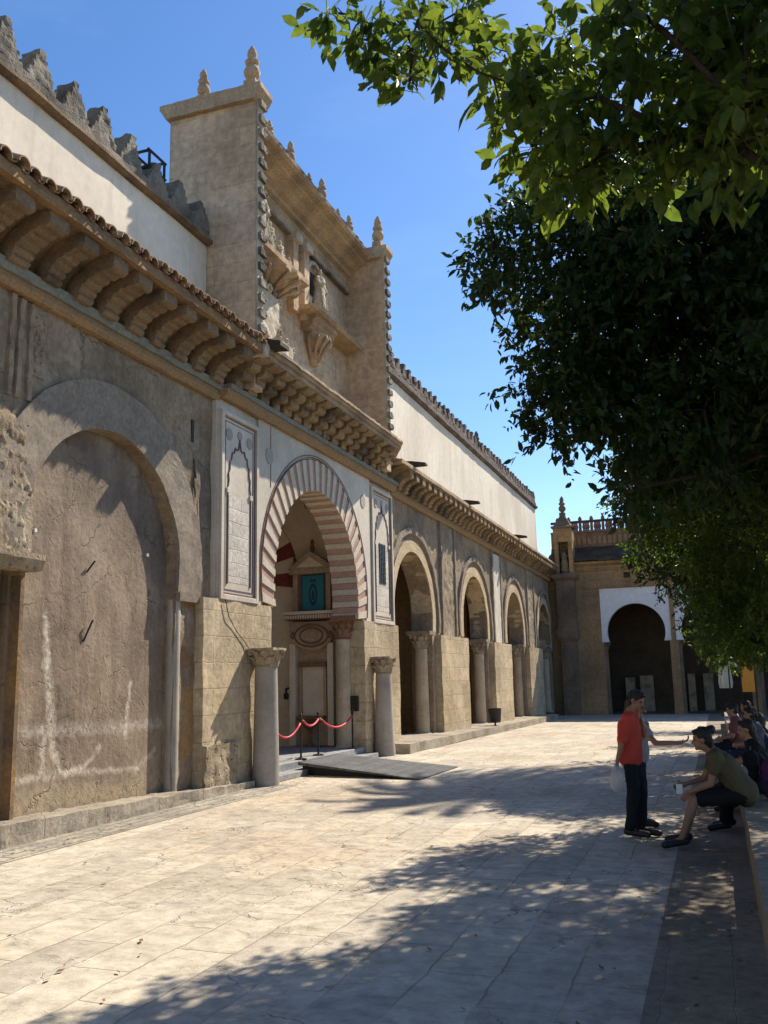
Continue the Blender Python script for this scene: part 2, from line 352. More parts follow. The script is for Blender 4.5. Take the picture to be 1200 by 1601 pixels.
for i in range(9):
    y0 = 23.55+i*2.7; y1 = y0+2.69
    b.add([(-7.66, y0, gz(y0)-.05), (-7.66, y1, gz(y1)-.05), (-7.66, y0, gz(y0)+.25), (-7.66, y1, gz(y1)+.25), (-9.4, y0, gz(y0)+.27), (-9.4, y1, gz(y1)+.27), (-9.4, y0, -.3), (-9.4, y1, -.3)],
          [(0, 1, 3, 2), (2, 3, 5, 4), (4, 5, 7, 6), (6, 7, 1, 0), (0, 2, 4, 6), (1, 7, 5, 3)])
tag(b.build('kerb', M['kerb'], rough=(.3, .012, 4)), kind='structure')

# ------------------------------------------------------------ shapes shared by the walls
def horse_ring(yc, zc, ri, ro, z0, n=32):
    a1 = math.asin((zc-z0)/ri); a2 = math.asin((zc-z0)/ro)
    pi_ = [(yc+ri*cos(t), zc+ri*sin(t)) for t in [pi+a1-(pi+2*a1)*i/n for i in range(n+1)]]
    po = [(yc+ro*cos(t), zc+ro*sin(t)) for t in [pi+a2-(pi+2*a2)*i/n for i in range(n+1)]]
    return po+pi_[::-1]
def corbel_concave(y, w, xw, xe, z0, z1, lobes=5, amp=.035):
    """curved rib of rolls hanging under the cove"""
    pts = []; n = lobes*5; A, B = xe-xw, z1-z0; t_ = .24
    for i in range(n+1):
        t = i/n; a = pi-(pi/2)*t
        k = t_+amp*abs(sin(pi*lobes*t))
        pts.append((xe+(A-k)*cos(a), z0-.0+(B-k*.85)*sin(a)))
    cov = [(xe+(A+.03)*cos(a), z0+(B+.03)*sin(a)) for a in [pi/2+(pi/2)*i/10 for i in range(11)]]
    return MB().plate([pts+cov], y-w/2, y+w/2, 'y')
def cove(y0, y1, xw, xe, z0, z1):
    A, B = xe-xw, z1-z0
    arc = [(xe+A*cos(a), z0+B*sin(a)) for a in [pi-(pi/2)*i/12 for i in range(13)]]
    return MB().plate([arc+[(xe, z1+.05), (xw-.1, z1+.05), (xw-.1, z0)]], y0, y1, 'y')
def corbel_rolls(y, w, xw, xe, z0, z1, lobes=4):
    """bracket of rounded rolls stepping outward as they climb"""
    pts = []; n = lobes*6
    for i in range(n+1):
        t = i/n; x = xw+.06+(xe-xw-.06)*t**1.15; z = z0+(z1-z0)*t
        k = .085*abs(sin(pi*lobes*t))
        pts.append((x+k*.75, z-k*.65))
    loop = pts+[(xe, z1+.08), (xw-.02, z1+.08), (xw-.02, z0)]
    return MB().plate([loop], y-w/2, y+w/2, 'y')
def half_tile(b, y, r, x0, z0, x1, z1, n=7, up=True):
    vs = []; 
    for (x, z) in ((x0, z0), (x1, z1)):
        for rr in (r, r-.018):
            for i in range(n+1):
                a = pi*i/n; vs.append((x, y+rr*cos(a), z+(rr*sin(a) if up else -rr*sin(a))))
    m = n+1; fs = []
    for i in range(n):
        fs += [(i, i+1, 2*m+i+1, 2*m+i), (m+i, 3*m+i, 3*m+i+1, m+i+1), (i, m+i, m+i+1, i+1), (2*m+i, 2*m+i+1, 3*m+i+1, 3*m+i)]
    fs += [(0, 2*m, 3*m, m), (n, m+n, 3*m+n, 2*m+n)]
    b.add(vs, fs)
def merlon(y, x0, x1, z0, w, h, steps=4):
    pts = []
    for i in range(steps):
        hw = w/2*(1-i/steps); pts += [(y-hw, z0+h*i/steps), (y-hw, z0+h*(i+1)/steps)]
    pts += [(2*y-a, c) for a, c in pts[::-1]]
    return MB().plate([pts], x0, x1)
def column(base, h, r0, r1, parent, cap=.42, capw=.32, capm=None, shm=None, names=('shaft', 'capital'), basep=True, rough=True):
    x, y, z = base; hs = h-cap
    prof = ([(r0*1.25, 0), (r0*1.28, .05), (r0*1.05, .09)] if basep else [(r0, 0)])
    prof += [(r0+(r1-r0)*t, .1+(hs-.1)*t) for t in (0, .2, .4, .6, .8, 1)]
    a = MB().lathe((x, y, z), prof, 20).build(names[0], shm or M['marble'], parent, smooth='auto')
    c = MB().lathe((x, y, z+hs), [(r1*.98, 0), (r1*1.12, .02), (r1*1.0, .05)], 20)
    for row, (zb, n, rr, hh) in enumerate(((.04, 8, r1*1.02, cap*.42), (.04+cap*.3, 8, r1*1.12, cap*.45))):
        for i in range(n):                       # curling leaves
            t = 2*pi*(i+.5*row)/n
            d = Vector((cos(t), sin(t), 0)); s_ = Vector((-sin(t), cos(t), 0)); o = Vector((x, y, z+hs+zb))
            wd = rr*.42; q = [(0, 0, 1), (.02, .5, 1.05), (.06, .85, .9), (.11, 1, .5), (.12, .88, .2)]
            vs = []
            for dx, dz, ww in q: vs += [o+d*(rr+dx*capw/.32)-s_*wd*ww+Vector((0, 0, dz*hh)), o+d*(rr+.03+dx*capw/.32)+Vector((0, 0, dz*hh)), o+d*(rr+dx*capw/.32)+s_*wd*ww+Vector((0, 0, dz*hh))]
            c.add(vs, [(3*k, 3*k+1, 3*k+4, 3*k+3) for k in range(4)]+[(3*k+1, 3*k+2, 3*k+5, 3*k+4) for k in range(4)])
    c.lathe((x, y, z+hs), [(r1, .03), (r1*1.02, cap*.6), (r1*1.35, cap*.86)], 16)
    for sx in (-1, 1):
        for sy in (-1, 1):
            c.ell((x+sx*capw*.8, y+sy*capw*.8, z+hs+cap*.76), (.05, .05, .055), 8, 6)
    c.sq((x, y, z+hs), [(capw*.9, cap*.83), (capw, cap*.88), (capw, cap)])
    c.build(names[1], capm or M['capital'], parent, rough=(.06, .008, 12) if rough else None)
    return a

WX = -8.6
def urn(c, h, parent, name='finial', m=None):
    k = h/1.0
    b = MB().sq(c, [(.13*k, 0), (.13*k, .22*k)])
    b.lathe((c[0], c[1], c[2]+.2*k), [(.07*k, 0), (.06*k, .06*k), (.15*k, .14*k), (.17*k, .24*k), (.13*k, .33*k), (.09*k, .37*k), (.14*k, .42*k), (.14*k, .47*k), (.08*k, .52*k), (.1*k, .6*k), (.085*k, .7*k), (.03*k, .8*k)], 12)
    return b.build(name, m or M['carveD'], parent, smooth='auto', rough=(.08*k, .012*k, 9))

# ------------------------------------------------------------ left arcade with the blocked arch
LA = thing('blind_arcade', 'old brown plaster arcade wall with a walled-up horseshoe arch under a tiled eave', 'arcade wall', (-8.6, 9, 0))
A0 = (11.78, 3.85, 1.93)
op = arch(*A0, 3.38, 9.98, 13.62, zb=.1)
outer = [(10.02, 3.38), (10.02, 7.22), (14.84, 7.22), (14.84, 3.42), (14.3, 3.42), (14.3, .05), (13.66, .05), (13.66, 3.38)]
ar = arch(*A0, 3.38, 0, 0)
W1 = MB().plate([[(10.02, 7.22), (14.84, 7.22), (14.84, .05), (13.68, .05), (13.68, 3.38)]+ar[::-1]+[(10.0, 3.38)]], WX, WX-.5)
W1.build('wall', M['wall'], LA, rough=(.35, .02, 1.6))
MB().box(-9.15, WX, -6, 10.02, 3.45, 7.22).build('wall', M['wall'], LA, rough=(.4, .025, 1.6))
MB().box(-9.3, -9.1, -6, 9.9, .1, 3.5).build('wall', M['ashlar'], LA)
# rough broken masonry above the impost
g = MB(); ny, nz = 46, 60; vs = []
for j in range(nz+1):
    for i in range(ny+1):
        y = 8.9+1.2*i/ny; z = 3.62+2.1*j/nz
        e = noise.noise(Vector((y*2.2, z*2.2, 4)))*.5
        edge = 1-min(1, max(0, (y-(9.86+.28*noise.noise(Vector((z*3, 2, 9)))))/.08)); edge *= min(1, max(0, (5.55+.4*e-z)/.1))
        n_ = noise.noise(Vector((y*7, z*7, 1)))*.5+noise.noise(Vector((y*17, z*17, 5)))*.35+.5
        vs.append((WX+.004+edge*(.03+.075*n_), y, z))
g.add(vs, [(j*(ny+1)+i, j*(ny+1)+i+1, (j+1)*(ny+1)+i+1, (j+1)*(ny+1)+i) for j in range(nz) for i in range(ny)])
g.build('broken_masonry', M['rubble'], LA, smooth=True)
tag(MB().box(-8.95, -8.78, 9.9, 13.75, .1, 5.95).build('blocked_arch_fill', M['fill'], LA), 'grey brown rendered filling with pale salt streaks')
MB().plate([horse_ring(*A0[:2], 1.935, 2.68, 3.42)], WX-.03, WX+.07).build('arch_ring', M['ring'], LA, rough=(.25, .012, 3))
MB().box(-8.66, -8.5, 13.7, 14.36, 3.3, 3.46).build('impost', M['ring'], LA, rough=(.1, .012, 5))
MB().plate([[(-8.66, 3.42), (-8.4, 3.42), (-8.34, 3.56), (-8.34, 3.64), (-8.66, 3.64)]], 8.8, 10.08, 'y').build('impost', M['rubble'], LA, rough=(.12, .008, 5))
MB().box(-9.1, -8.58, 8.7, 9.52, .2, 3.44).build('pier', M['rubble'], LA, rough=(.2, .02, 3))
MB().box(-9.5, -8.62, 9.96, 10.03, .15, 3.44).build('jamb', M['soffit'], LA)
MB().box(-8.9, -8.60, 13.93, 14.34, .1, 3.34).build('pier', M['soffit'], LA, rough=(.3, .012, 3))
MB().lathe((-8.68, 13.78, .12), [(.12, 0), (.12, 3.2)], 12).build('engaged_shaft', M['marble'], LA, smooth='auto')
# fluted strips and panels in the spandrels
b = MB()
for y in (9.45, 9.62, 9.82): b.box(WX-.02, WX+.045, y, y+.08, 5.75, 7.15)
b.build('pilaster_strip', M['wall'], LA, rough=(.15, .015, 4))
b = MB().box(WX-.02, WX+.02, 9.92, 10.18, 6.15, 7.05)
for k in range(26):
    a, z = R.uniform(9.95, 10.15), R.uniform(6.2, 7.0)
    b.ell((WX+.02, a, z), (.03, R.uniform(.02, .05), R.uniform(.02, .05)), 8, 5)
b.build('carved_relief', M['wall'], LA)
b = MB().box(WX-.02, WX+.012, 14.12, 14.2, 6.2, 6.62).build('slit_window', M['dark'], LA)
b = MB()
for k in range(5): b.tube([(WX+.015, 14.2+.05*noise.noise(Vector((k, 1, 1))), 5.9-.35*k), (WX+.03, 14.26+.05*noise.noise(Vector((k+1, 1, 1))), 5.55-.35*k)], .022, 6)
b.build('crack', M['merlon'], LA)
for (y, z, a, l) in ((11.52, 3.58, .5, .2), (11.5, 2.55, .35, .34)):
    MB().tube([(-8.77, y, z), (-8.7, y+l*sin(a), z+l*cos(a)), (-8.72, y+l*sin(a)+.03, z+l*cos(a))], .014, 6).build('iron_hook', M['black'], LA)
for (y, z) in ((10.32, 4.02), (13.05, 4.0)):
    MB().box(-8.77, -8.74, y, y+.05, z, z+.05).build('tile_chip', M['farwhite'], LA)
# string course, corbels, soffit, tiles
MB().plate([[(WX, 7.18), (WX+.1, 7.18), (WX+.15, 7.27), (WX+.13, 7.36), (WX, 7.36)]], -6, 14.92, 'y').build('string_course', M['band'], LA, rough=(.3, .012, 3))
MB().plate([[(WX-.02, 7.36), (WX+.18, 7.36), (WX+.2, 7.50), (WX-.02, 7.50)]], -6, 14.96, 'y').build('ledge', M['bandtop'], LA, rough=(.3, .012, 3))
MB().box(-9.2, WX-.02, -6, 14.9, 7.2, 8.1).build('wall', M['soffit'], LA)
for i in range(24):
    y = 14.6-.66*i+R.uniform(-.03, .03)
    corbel_concave(y, .34+R.uniform(-.035, .03), WX+.02, -7.70, 7.46, 8.06, 6, .035).build('corbel', M['corbel'], LA, rough=(.12, .010, 6))
cove(-6, 14.96, WX+.02, -7.70, 7.46, 8.06).build('cove', M['corbel'], LA)
MB().box(-7.72, -7.60, -6, 14.98, 8.03, 8.17).build('eave_board', M['soffit'], LA, rough=(.25, .012, 4))
MB().plate([[(-7.6, 8.14), (-7.6, 8.2), (-9.2, 8.95), (-9.2, 8.85)]], -6, 15.0, 'y').build('roof', M['tile'], LA)
k = 0; y = 14.9
while y > 5.5:
    b = MB(); j = R.uniform(-.03, .03)
    half_tile(b, y+R.uniform(-.012, .012), .108, -7.50+j, 8.19+R.uniform(-.012, .012), -9.15, 8.95)
    half_tile(b, y-.13, .07, -7.55+j, 8.235, -9.1, 8.98, up=False)
    b.build('roof_tile', M['tile'], LA, smooth='auto'); y -= .262
# upper white wall, coping and merlons
MB().box(-9.9, -9.2, -8, 15.58, 7.8, 10.78).build('upper_wall', M['white'], LA)
MB().plate([[(-9.95, 10.76), (-9.12, 10.76), (-9.05, 10.80), (-9.05, 10.86), (-9.95, 10.86)]], -8, 15.58, 'y').build('coping', M['corbel'], LA, rough=(.3, .015, 3))
MB().box(-9.6, -9.14, -8, 15.58, 10.85, 11.06).build('parapet', M['merlon'], LA, rough=(.2, .03, 5))
for i in range(14):
    y = 15.3-.80*i
    h = .42 if i < 3 else .5
    merlon(y+R.uniform(-.03, .03), -9.5, -9.15, 11.05, .66, h*1.3*(1+.08*R.uniform(-1, 1)), 5).build('merlon', M['merlon'], LA, rough=(.09, .022, 7))
# rusted iron frame on the parapet
b = MB()
for (x, y) in ((-9.25, 13.55), (-9.25, 14.05), (-9.6, 13.55), (-9.6, 14.05)): b.tube([(x, y, 11.15), (x, y, 11.78)], .03, 6)
for z in (11.45, 11.78):
    b.tube([(-9.25, 13.5, z), (-9.25, 14.1, z)], .028, 6); b.tube([(-9.6, 13.5, z), (-9.6, 14.1, z)], .028, 6)
    b.tube([(-9.25, 13.55, z), (-9.6, 13.55, z)], .028, 6); b.tube([(-9.25, 14.05, z), (-9.6, 14.05, z)], .028, 6)
b.tube([(-9.25, 13.55, 11.45), (-9.25, 14.05, 11.78)], .022, 6); b.tube([(-9.25, 13.55, 11.2), (-9.25, 14.05, 11.45)], .022, 6)
b.box(-9.5, -9.35, 13.7, 13.95, 11.15, 11.6)
t = thing('iron_frame', 'black iron box frame standing on the parapet between merlons left of the tower', 'metal frame', (-9.4, 13.8, 11.12))
b.build('frame', M['black'], t)
# water spout at the corner of the eave
b = MB().plate([[(-8.2, 8.28), (-7.3, 8.2), (-7.3, 8.28), (-7.9, 8.46), (-8.2, 8.46)]], 15.12, 15.52, 'y')
b.build('water_spout', M['dark'], LA, rough=(.12, .01, 6))
MB().box(-8.1, -7.55, 14.98, 15.14, 8.0, 8.24).build('eave_end_block', M['carve'], LA, rough=(.1, .012, 6))

# ------------------------------------------------------------ gateway and its tower
GW = thing('gateway', 'tall gateway with red and white striped horseshoe arch and sculpted tower above', 'gateway', (-8.5, 19.8, 0))
PX = -8.5
AP = (19.6, 4.0)
pi_ = arch(AP[0], AP[1], 2.25, 3.5, 0, 0); po = arch(AP[0], AP[1], 3.0, 3.5, 0, 0)
b = MB().plate([[(14.84, 3.42), (14.84, 7.3), (24.85, 7.3), (24.85, 3.42), (22.45, 3.42)]+arch(AP[0], AP[1], 2.9, 3.42, 0, 0)[::-1]+[(16.75, 3.42)]], PX, PX-.6)
b.build('wall', M['plaster'], GW)
# lower piers
MB().box(-9.15, -8.42, 14.34, 17.0, .02, 3.42).build('pier', M['ashlar'], GW, rough=(.3, .014, 2))
MB().box(-9.15, -8.42, 22.35, 25.12, .02, 3.42).build('pier', M['ashlar'], GW, rough=(.3, .014, 2))
MB().box(-8.44, -8.34, 14.36, 15.5, .05, .85).build('rubble_footing', M['rubble'], GW, rough=(.08, .03, 5))
# alfiz face
b = MB().plate([[(16.48, 3.42), (16.48, 7.24), (22.98, 7.24), (22.98, 3.42), (22.62, 3.42)]+arch(AP[0], AP[1], 3.06, 3.42, 0, 0)[::-1]+[(16.6, 3.42)]], PX, PX+.05)
b.build('spandrel', M['plaster'], GW)
b = MB()
for r in (3.09, 3.0):
    a = math.asin(.5/r); b.tube([(PX+.055, AP[0]+r*cos(t), AP[1]+r*sin(t)) for t in [pi+a-(pi+2*a)*i/48 for i in range(49)]], .012, 5)
b.tube([(PX+.055, 17.02, 7.22), (PX+.055, 17.02, 5.9)], .008, 5)
b.build('arch_outline', M['line'], GW)
nv = 55; a = math.asin(.44/2.4); a2 = math.asin(.5/2.985)
for i in range(nv):
    t0 = -a+(pi+2*a)*i/nv; t1 = -a+(pi+2*a)*(i+1)/nv; odd = i % 2
    ri = 2.4+(.014 if odd else 0); ro = 2.985; xf = PX+(.045 if odd else .07)
    g_ = .0015; o0 = -a2+(pi+2*a2)*i/nv; o1 = -a2+(pi+2*a2)*(i+1)/nv; zi = 3.88
    pts = [(AP[0]+ri*cos(t0+g_), zi+ri*sin(t0+g_)), (AP[0]+ro*cos(o0+g_), AP[1]+ro*sin(o0+g_)), (AP[0]+ro*cos(o1-g_), AP[1]+ro*sin(o1-g_)), (AP[0]+ri*cos(t1-g_), zi+ri*sin(t1-g_))]
    MB().plate([pts], xf, -9.15).build('voussoir', M['vred'] if odd else M['vcream'], GW, bevel=.006)
# side panels with a lobed arch in relief
def side_panel(y0, y1, z0, z1, grille=False):
    p = MB().box(PX, PX+.05, y0, y1, z0, z1).build('stucco_panel', M['plaster'], GW)
    w_ = y1-y0; f = MB()
    for (a_, c_, d_, e_) in ((y0, y0+.1, z0, z1), (y1-.1, y1, z0, z1), (y0+.1, y1-.1, z0, z0+.1), (y0+.1, y1-.1, z1-.08, z1)):
        f.box(PX+.048, PX+.1, a_, c_, d_, e_)
    f.build('panel_frame', M['plaster'], p, bevel=.01)
    l = MB()
    for q in (.13, .2):
        A = [(y0+q, z0+q), (y0+q, z1-q+.02), (y1-q, z1-q+.02), (y1-q, z0+q)]
        for i in range(4):
            u, v = A[i], A[(i+1) % 4]; l.tube([(PX+.058, *u), (PX+.058, *v)], .010 if q < .15 else .006, 5)
    yc = (y0+y1)/2; zs = z1-1.45; hw = w_/2-.30
    half = []
    for k in range(5):                                  # lobes climbing to the point
        for j in range(6):
            t = (k+j/6)/5; aa = t*pi/2
            rr = 1-.07*abs(sin(pi*j/6))
            half.append((hw*cos(aa)**.8*rr, zs+.85*sin(aa)*rr))
    half.append((.0, zs+1.02))
    curve = [(PX+.06, yc-u, v) for u, v in half]+[(PX+.06, yc+u, v) for u, v in half[::-1]]
    l.tube([(PX+.06, yc-hw, z0+.3), *curve, (PX+.06, yc+hw, z0+.3)], .016, 6)
    l.build('red_outline', M['line'], p)
    g = MB().box(PX+.045, PX+.054, yc-hw+.06, yc+hw-.06, z0+.34, zs-.15); g.build('tracery', M['grid'], p)
    d = MB()
    for (u, v, r) in ((yc-w_*.27, z1-.42, .12), (yc+w_*.27, z1-.42, .12), (yc, z1-.36, .09)):
        pts = [(u+r*cos(2*pi*i/20), v+r*sin(2*pi*i/20)) for i in range(20)]
        d.plate([pts], PX+.045, PX+.066)
    d.build('roundel', M['greyrelief'], p)
    for u in (yc-hw, yc+hw):
        MB().box(PX+.05, PX+.085, u-.05, u+.05, zs-.12, zs-.02).build('small_capital', M['plaster'], p)
    if grille:
        q = MB()
        for i in range(4): q.box(PX+.055, PX+.075, yc-.25+.14*i, yc-.2+.14*i, zs-1.15, zs-.05)
        for i in range(8): q.box(PX+.055, PX+.072, yc-.27, yc+.25, zs-1.15+.145*i, zs-1.11+.145*i)
        q.build('grille', M['black'], p)
side_panel(14.9, 16.42, 3.42, 7.02)
side_panel(23.05, 24.75, 3.40, 7.1, True)
for y in (16.95, 22.45):
    pts = [(y+.17*cos(2*pi*i/24), 6.55+.17*sin(2*pi*i/24)) for i in range(24)]
    MB().plate([pts], PX+.045, PX+.068).build('roundel', M['greyrelief'], GW)
# cornice over the gate
MB().plate([[(PX, 7.24), (PX+.13, 7.24), (PX+.2, 7.34), (PX+.2, 7.42), (PX, 7.42)]], 14.9, 24.9, 'y').build('string_course', M['band'], GW, rough=(.3, .010, 3))
MB().plate([[(PX-.02, 7.42), (PX+.24, 7.42), (PX+.24, 7.52), (PX-.02, 7.52)]], 14.98, 24.93, 'y').build('ledge', M['bandtop'], GW, rough=(.3, .008, 3))
b = MB().box(-9.2, PX-.02, 14.98, 24.8, 7.3, 8.2); b.build('wall', M['soffit'], GW)
for i in range(17):
    y = 15.28+.535*i+R.uniform(-.025, .025)
    corbel_rolls(y, .34+R.uniform(-.035, .03), PX+.06, -7.68+(.0 if i < 15 else -.18*(i-14)), 7.52, 8.12, 4).build('corbel', M['lightcorbel'], GW, rough=(.10, .018, 6))
for (z, e) in ((8.06, 0), (8.16, .06), (8.24, .1)):
    MB().plate([[(-9.2, 15.0), (-7.66+e, 15.0+e*0), (-7.66+e, 23.2+e), (-8.4+e, 24.75+e), (-9.2, 24.75+e)]], z, z+(.10 if z < 8.2 else .06), 'z').build('cornice_slab', M['carveD'], GW, rough=(.25, .012, 4))
MB().plate([[(-7.6, 8.28), (-8.1, 8.42), (-9.2, 8.75), (-9.2, 8.3)]], 15.05, 23.3, 'y').build('roof', M['carveD'], GW, rough=(.3, .02, 3))
# tower: two buttresses, middle wall, entablature
for (ya, yb) in ((15.6, 15.95), (23.45, 23.82)):
    MB().box(-10.14, -8.1, ya, yb, 7.6, 14.0).build('buttress', M['tower'], GW)
    e = .17
    MB().plate([[(-10.14-e*.3, 13.82), (-8.1, 13.82), (-8.1+e*.5, 13.92), (-8.1+e, 14.05), (-8.1+e, 14.16), (-10.35, 14.16), (-10.35, 14.05)]], ya-.12, yb+.1, 'y').build('buttress_cap', M['carveD'], GW, rough=(.2, .012, 5))
    MB().box(-8.12, -8.06, ya+.04, yb-.06, 8.3, 13.9).build('border_strip', M['carve'], GW, rough=(.2, .008, 6))
    for i in range(17):
        z = 8.45+.33*i
        MB().box(-8.07, -7.99, ya+.06, yb-.03, z, z+.15).ell((-8.03, yb-.04, z+.075), (.055, .07, .065), 8, 6).build('scroll', M['merlon'], GW, rough=(.07, .012, 9))
        if ya > 20: MB().ell((-8.14, yb+.01, z+.08), (.08, .055, .07), 8, 6).box(-8.2, -8.1, yb-.02, yb+.03, z+.02, z+.12).build('scroll', M['carveD'], GW, rough=(.06, .012, 9))
MB().box(-9.9, -9.25, 15.93, 23.47, 8.3, 13.6).build('tower_wall', M['tower'], GW)
MB().plate([[(-9.9, 12.93), (-9.14, 12.93), (-9.12, 13.05), (-9.19, 13.07), (-9.19, 13.36), (-9.08, 13.40), (-9.05, 13.47), (-8.93, 13.52), (-8.80, 13.62), (-8.62, 13.70), (-8.60, 13.75), (-8.46, 13.79), (-8.40, 13.86), (-8.38, 13.93), (-9.9, 13.93)]], 15.96, 23.44, 'y').build('entablature', M['carveD'], GW, rough=(.3, .008, 4))
MB().box(-9.3, -9.11, 15.96, 23.44, 12.86, 12.93).build('dark_fillet', M['merlon'], GW, rough=(.3, .008, 4))
MB().plate([[(-9.9, 13.93), (-8.38, 13.93), (-8.5, 14.0), (-9.9, 14.1)]], 15.96, 23.44, 'y').build('entablature', M['merlon'], GW, rough=(.2, .02, 5))
urn((-8.28, 15.78, 14.16), 1.08, GW); urn((-9.45, 15.78, 14.16), .85, GW); urn((-8.28, 23.62, 14.16), 1.05, GW)
for y, h in ((17.3, .6), (18.4, .72), (19.5, .5), (20.3, .78), (21.4, .5), (22.2, .7)): urn((-8.62, y, 13.93), h, GW)
# sculpture on the tower wall
def stepped(y0, y1, z0, z1, x0, x1, n, name, m=None):
    """moulded shelf on a carved tapering bracket"""
    D = x1-x0; zs = z1-.34*(z1-z0)
    prof = [(x0-.02, zs), (x0+D*.55, zs), (x0+D*.6, zs+.06), (x0+D*.78, zs+.14), (x0+D*.8, zs+.2), (x0+D, zs+.26), (x0+D, z1), (x0-.02, z1)]
    o = MB().plate([prof], y0, y1, 'y').build(name, m or M['soffit'], GW, rough=(.15, .008, 6))
    b = MB(); c = (x0, (y0+y1)/2, z0); hw = (y1-y0)*.36
    for k, (r, z) in enumerate(((.12, 0), (.3, .08), (.26, .16), (.5, .3), (.55, .4), (.5, .45), (.8, .62), (.92, .72))):
        pass
    H = zs-z0
    b.lathe(c, [(.06, 0), (.16, .06*H), (.13, .12*H), (hw*.45, .3*H), (hw*.5, .42*H), (hw*.42, .46*H), (hw*.75, .7*H), (hw*.8, .8*H), (hw, .92*H), (hw, H)], 16)
    b.build('bracket', m or M['soffit'], o, rough=(.12, .02, 6))
    for i in range(6):
        t = pi*(i+.5)/6-pi/2
        MB().tube([(x0+hw*.35*cos(t), c[1]+hw*.35*sin(t), z0+.2*H), (x0+hw*.68*cos(t), c[1]+hw*.68*sin(t), z0+.6*H), (x0+hw*1.0*cos(t), c[1]+hw*1.0*sin(t), z0+.8*H), (x0+hw*.95*cos(t), c[1]+hw*.95*sin(t), z0+.95*H)], [.03, .05, .06, .03], 6).build('leaf', m or M['soffit'], o, smooth=True)
    return o
def statue(x, y, z, h, parent, m=None, name='statue'):
    b = MB(); k = h/1.6
    b.lathe((x, y, z), [(.24*k, 0), (.26*k, .08*k), (.22*k, .5*k), (.17*k, .85*k), (.21*k, 1.1*k), (.2*k, 1.22*k), (.08*k, 1.33*k)], 14)
    b.ell((x, y, z+1.46*k), (.105*k, .105*k, .14*k), 10, 8)
    b.tube([(x, y-.2*k, z+1.2*k), (x+.12*k, y-.26*k, z+.95*k), (x+.24*k, y-.1*k, z+1.0*k)], [.08*k, .065*k, .05*k], 8)
    b.tube([(x, y+.2*k, z+1.2*k), (x+.1*k, y+.28*k, z+.92*k), (x+.2*k, y+.2*k, z+.7*k)], [.08*k, .065*k, .05*k], 8)
    for i in range(5): b.tube([(x+.15*k, y-.16*k+.08*k*i, z+.8*k), (x+.24*k, y-.2*k+.1*k*i, z+.03)], .03*k, 6)
    return b.build(name, m or M['carve'], parent, smooth=True, rough=(.06, .015, 8))
stepped(16.5, 19.3, 10.3, 11.45, -9.25, -8.55, 7, 'sculpture_shelf', M['carveD'])
statue(-8.78, 17.0, 11.45, 1.55, GW); statue(-8.85, 17.75, 11.45, .85, GW)
MB().box(-9.25, -9.0, 18.1, 19.2, 11.45, 11.9).build('pedestal', M['carve'], GW, rough=(.1, .02, 6))
statue(-8.95, 18.5, 11.5, .7, GW); statue(-8.95, 19.0, 11.45, .55, GW)
for y in (16.15, 19.5, 20.15):
    MB().box(-9.27, -9.05, y, y+.28, 10.9, 12.9).build('pilaster', M['tower'], GW, rough=(.2, .01, 4))
    MB().box(-9.27, -8.95, y-.05, y+.33, 12.72, 12.92).build('pilaster_capital', M['carve'], GW, rough=(.1, .015, 6))
MB().plate([horse_ring(20.95, 12.3, .36, .46, 12.2)], -9.26, -9.1).build('niche_arch', M['carve'], GW)
MB().box(-9.26, -9.22, 20.62, 21.28, 11.2, 12.5).build('niche', M['dark'], GW)  # flat dark slab stands in for the shade inside the recess
statue(-9.0, 20.95, 11.35, 1.2, GW)
stepped(20.3, 21.7, 9.9, 11.1, -9.25, -8.8, 7, 'sculpture_shelf', M['carveD'])
MB().plate([[(-9.27, 11.0), (-8.72, 11.06), (-8.66, 11.14), (-9.27, 11.2)]], 19.9, 23.3, 'y').build('ledge', M['carveD'], GW, rough=(.2, .01, 4))
# shields
def shield(y, z, s_, x):
    pts = [(y-.5*s_, z+.55*s_), (y+.5*s_, z+.55*s_), (y+.5*s_, z-.1*s_), (y+.3*s_, z-.45*s_), (y, z-.65*s_), (y-.3*s_, z-.45*s_), (y-.5*s_, z-.1*s_)]
    o = MB().plate([pts], x-.3, x).build('shield', M['carve'], GW, rough=(.12, .02, 5))
    for (u, v) in ((-.58, .5), (.58, .5), (-.58, -.3), (.58, -.3), (0, .68), (0, -.72)):
        MB().tube([(x-.02, y+u*s_+.13*s_*cos(t)*(1-t/14), z+v*s_+.13*s_*sin(t)*(1-t/14)) for t in [i*.6 for i in range(14)]], .035*s_, 6).build('scroll', M['carve'], o, smooth=True)
shield(17.55, 9.95, .9, -8.72)
shield(19.15, 9.5, .62, -9.05)
b = MB().box(-9.27, -9.235, 19.7, 21.3, 9.0, 9.85)
for k in range(40):
    b.ell((-9.24, R.uniform(19.8, 21.2), R.uniform(9.1, 9.75)), (.05, R.uniform(.03, .09), R.uniform(.03, .09)), 8, 5)
b.build('carved_relief', M['carve'], GW)
statue(-9.1, 22.9, 8.6, .9, GW, M['carveD'])

# ---- porch behind the arch
b = MB().box(-13.6, -13.4, 16.2, 23.4, 0, 8.1); b.build('porch_back_wall', M['cream'], GW)
MB().box(-13.5, -9.5, 23.05, 23.3, 0, 8.1).build('porch_side_wall', M['cream'], GW)
MB().box(-13.5, -9.5, 16.2, 16.5, 0, 8.1).build('porch_side_wall', M['cream'], GW)
MB().box(-13.5, -9.2, 16.2, 23.3, 8.0, 8.12).build('porch_ceiling', M['cream'], GW)
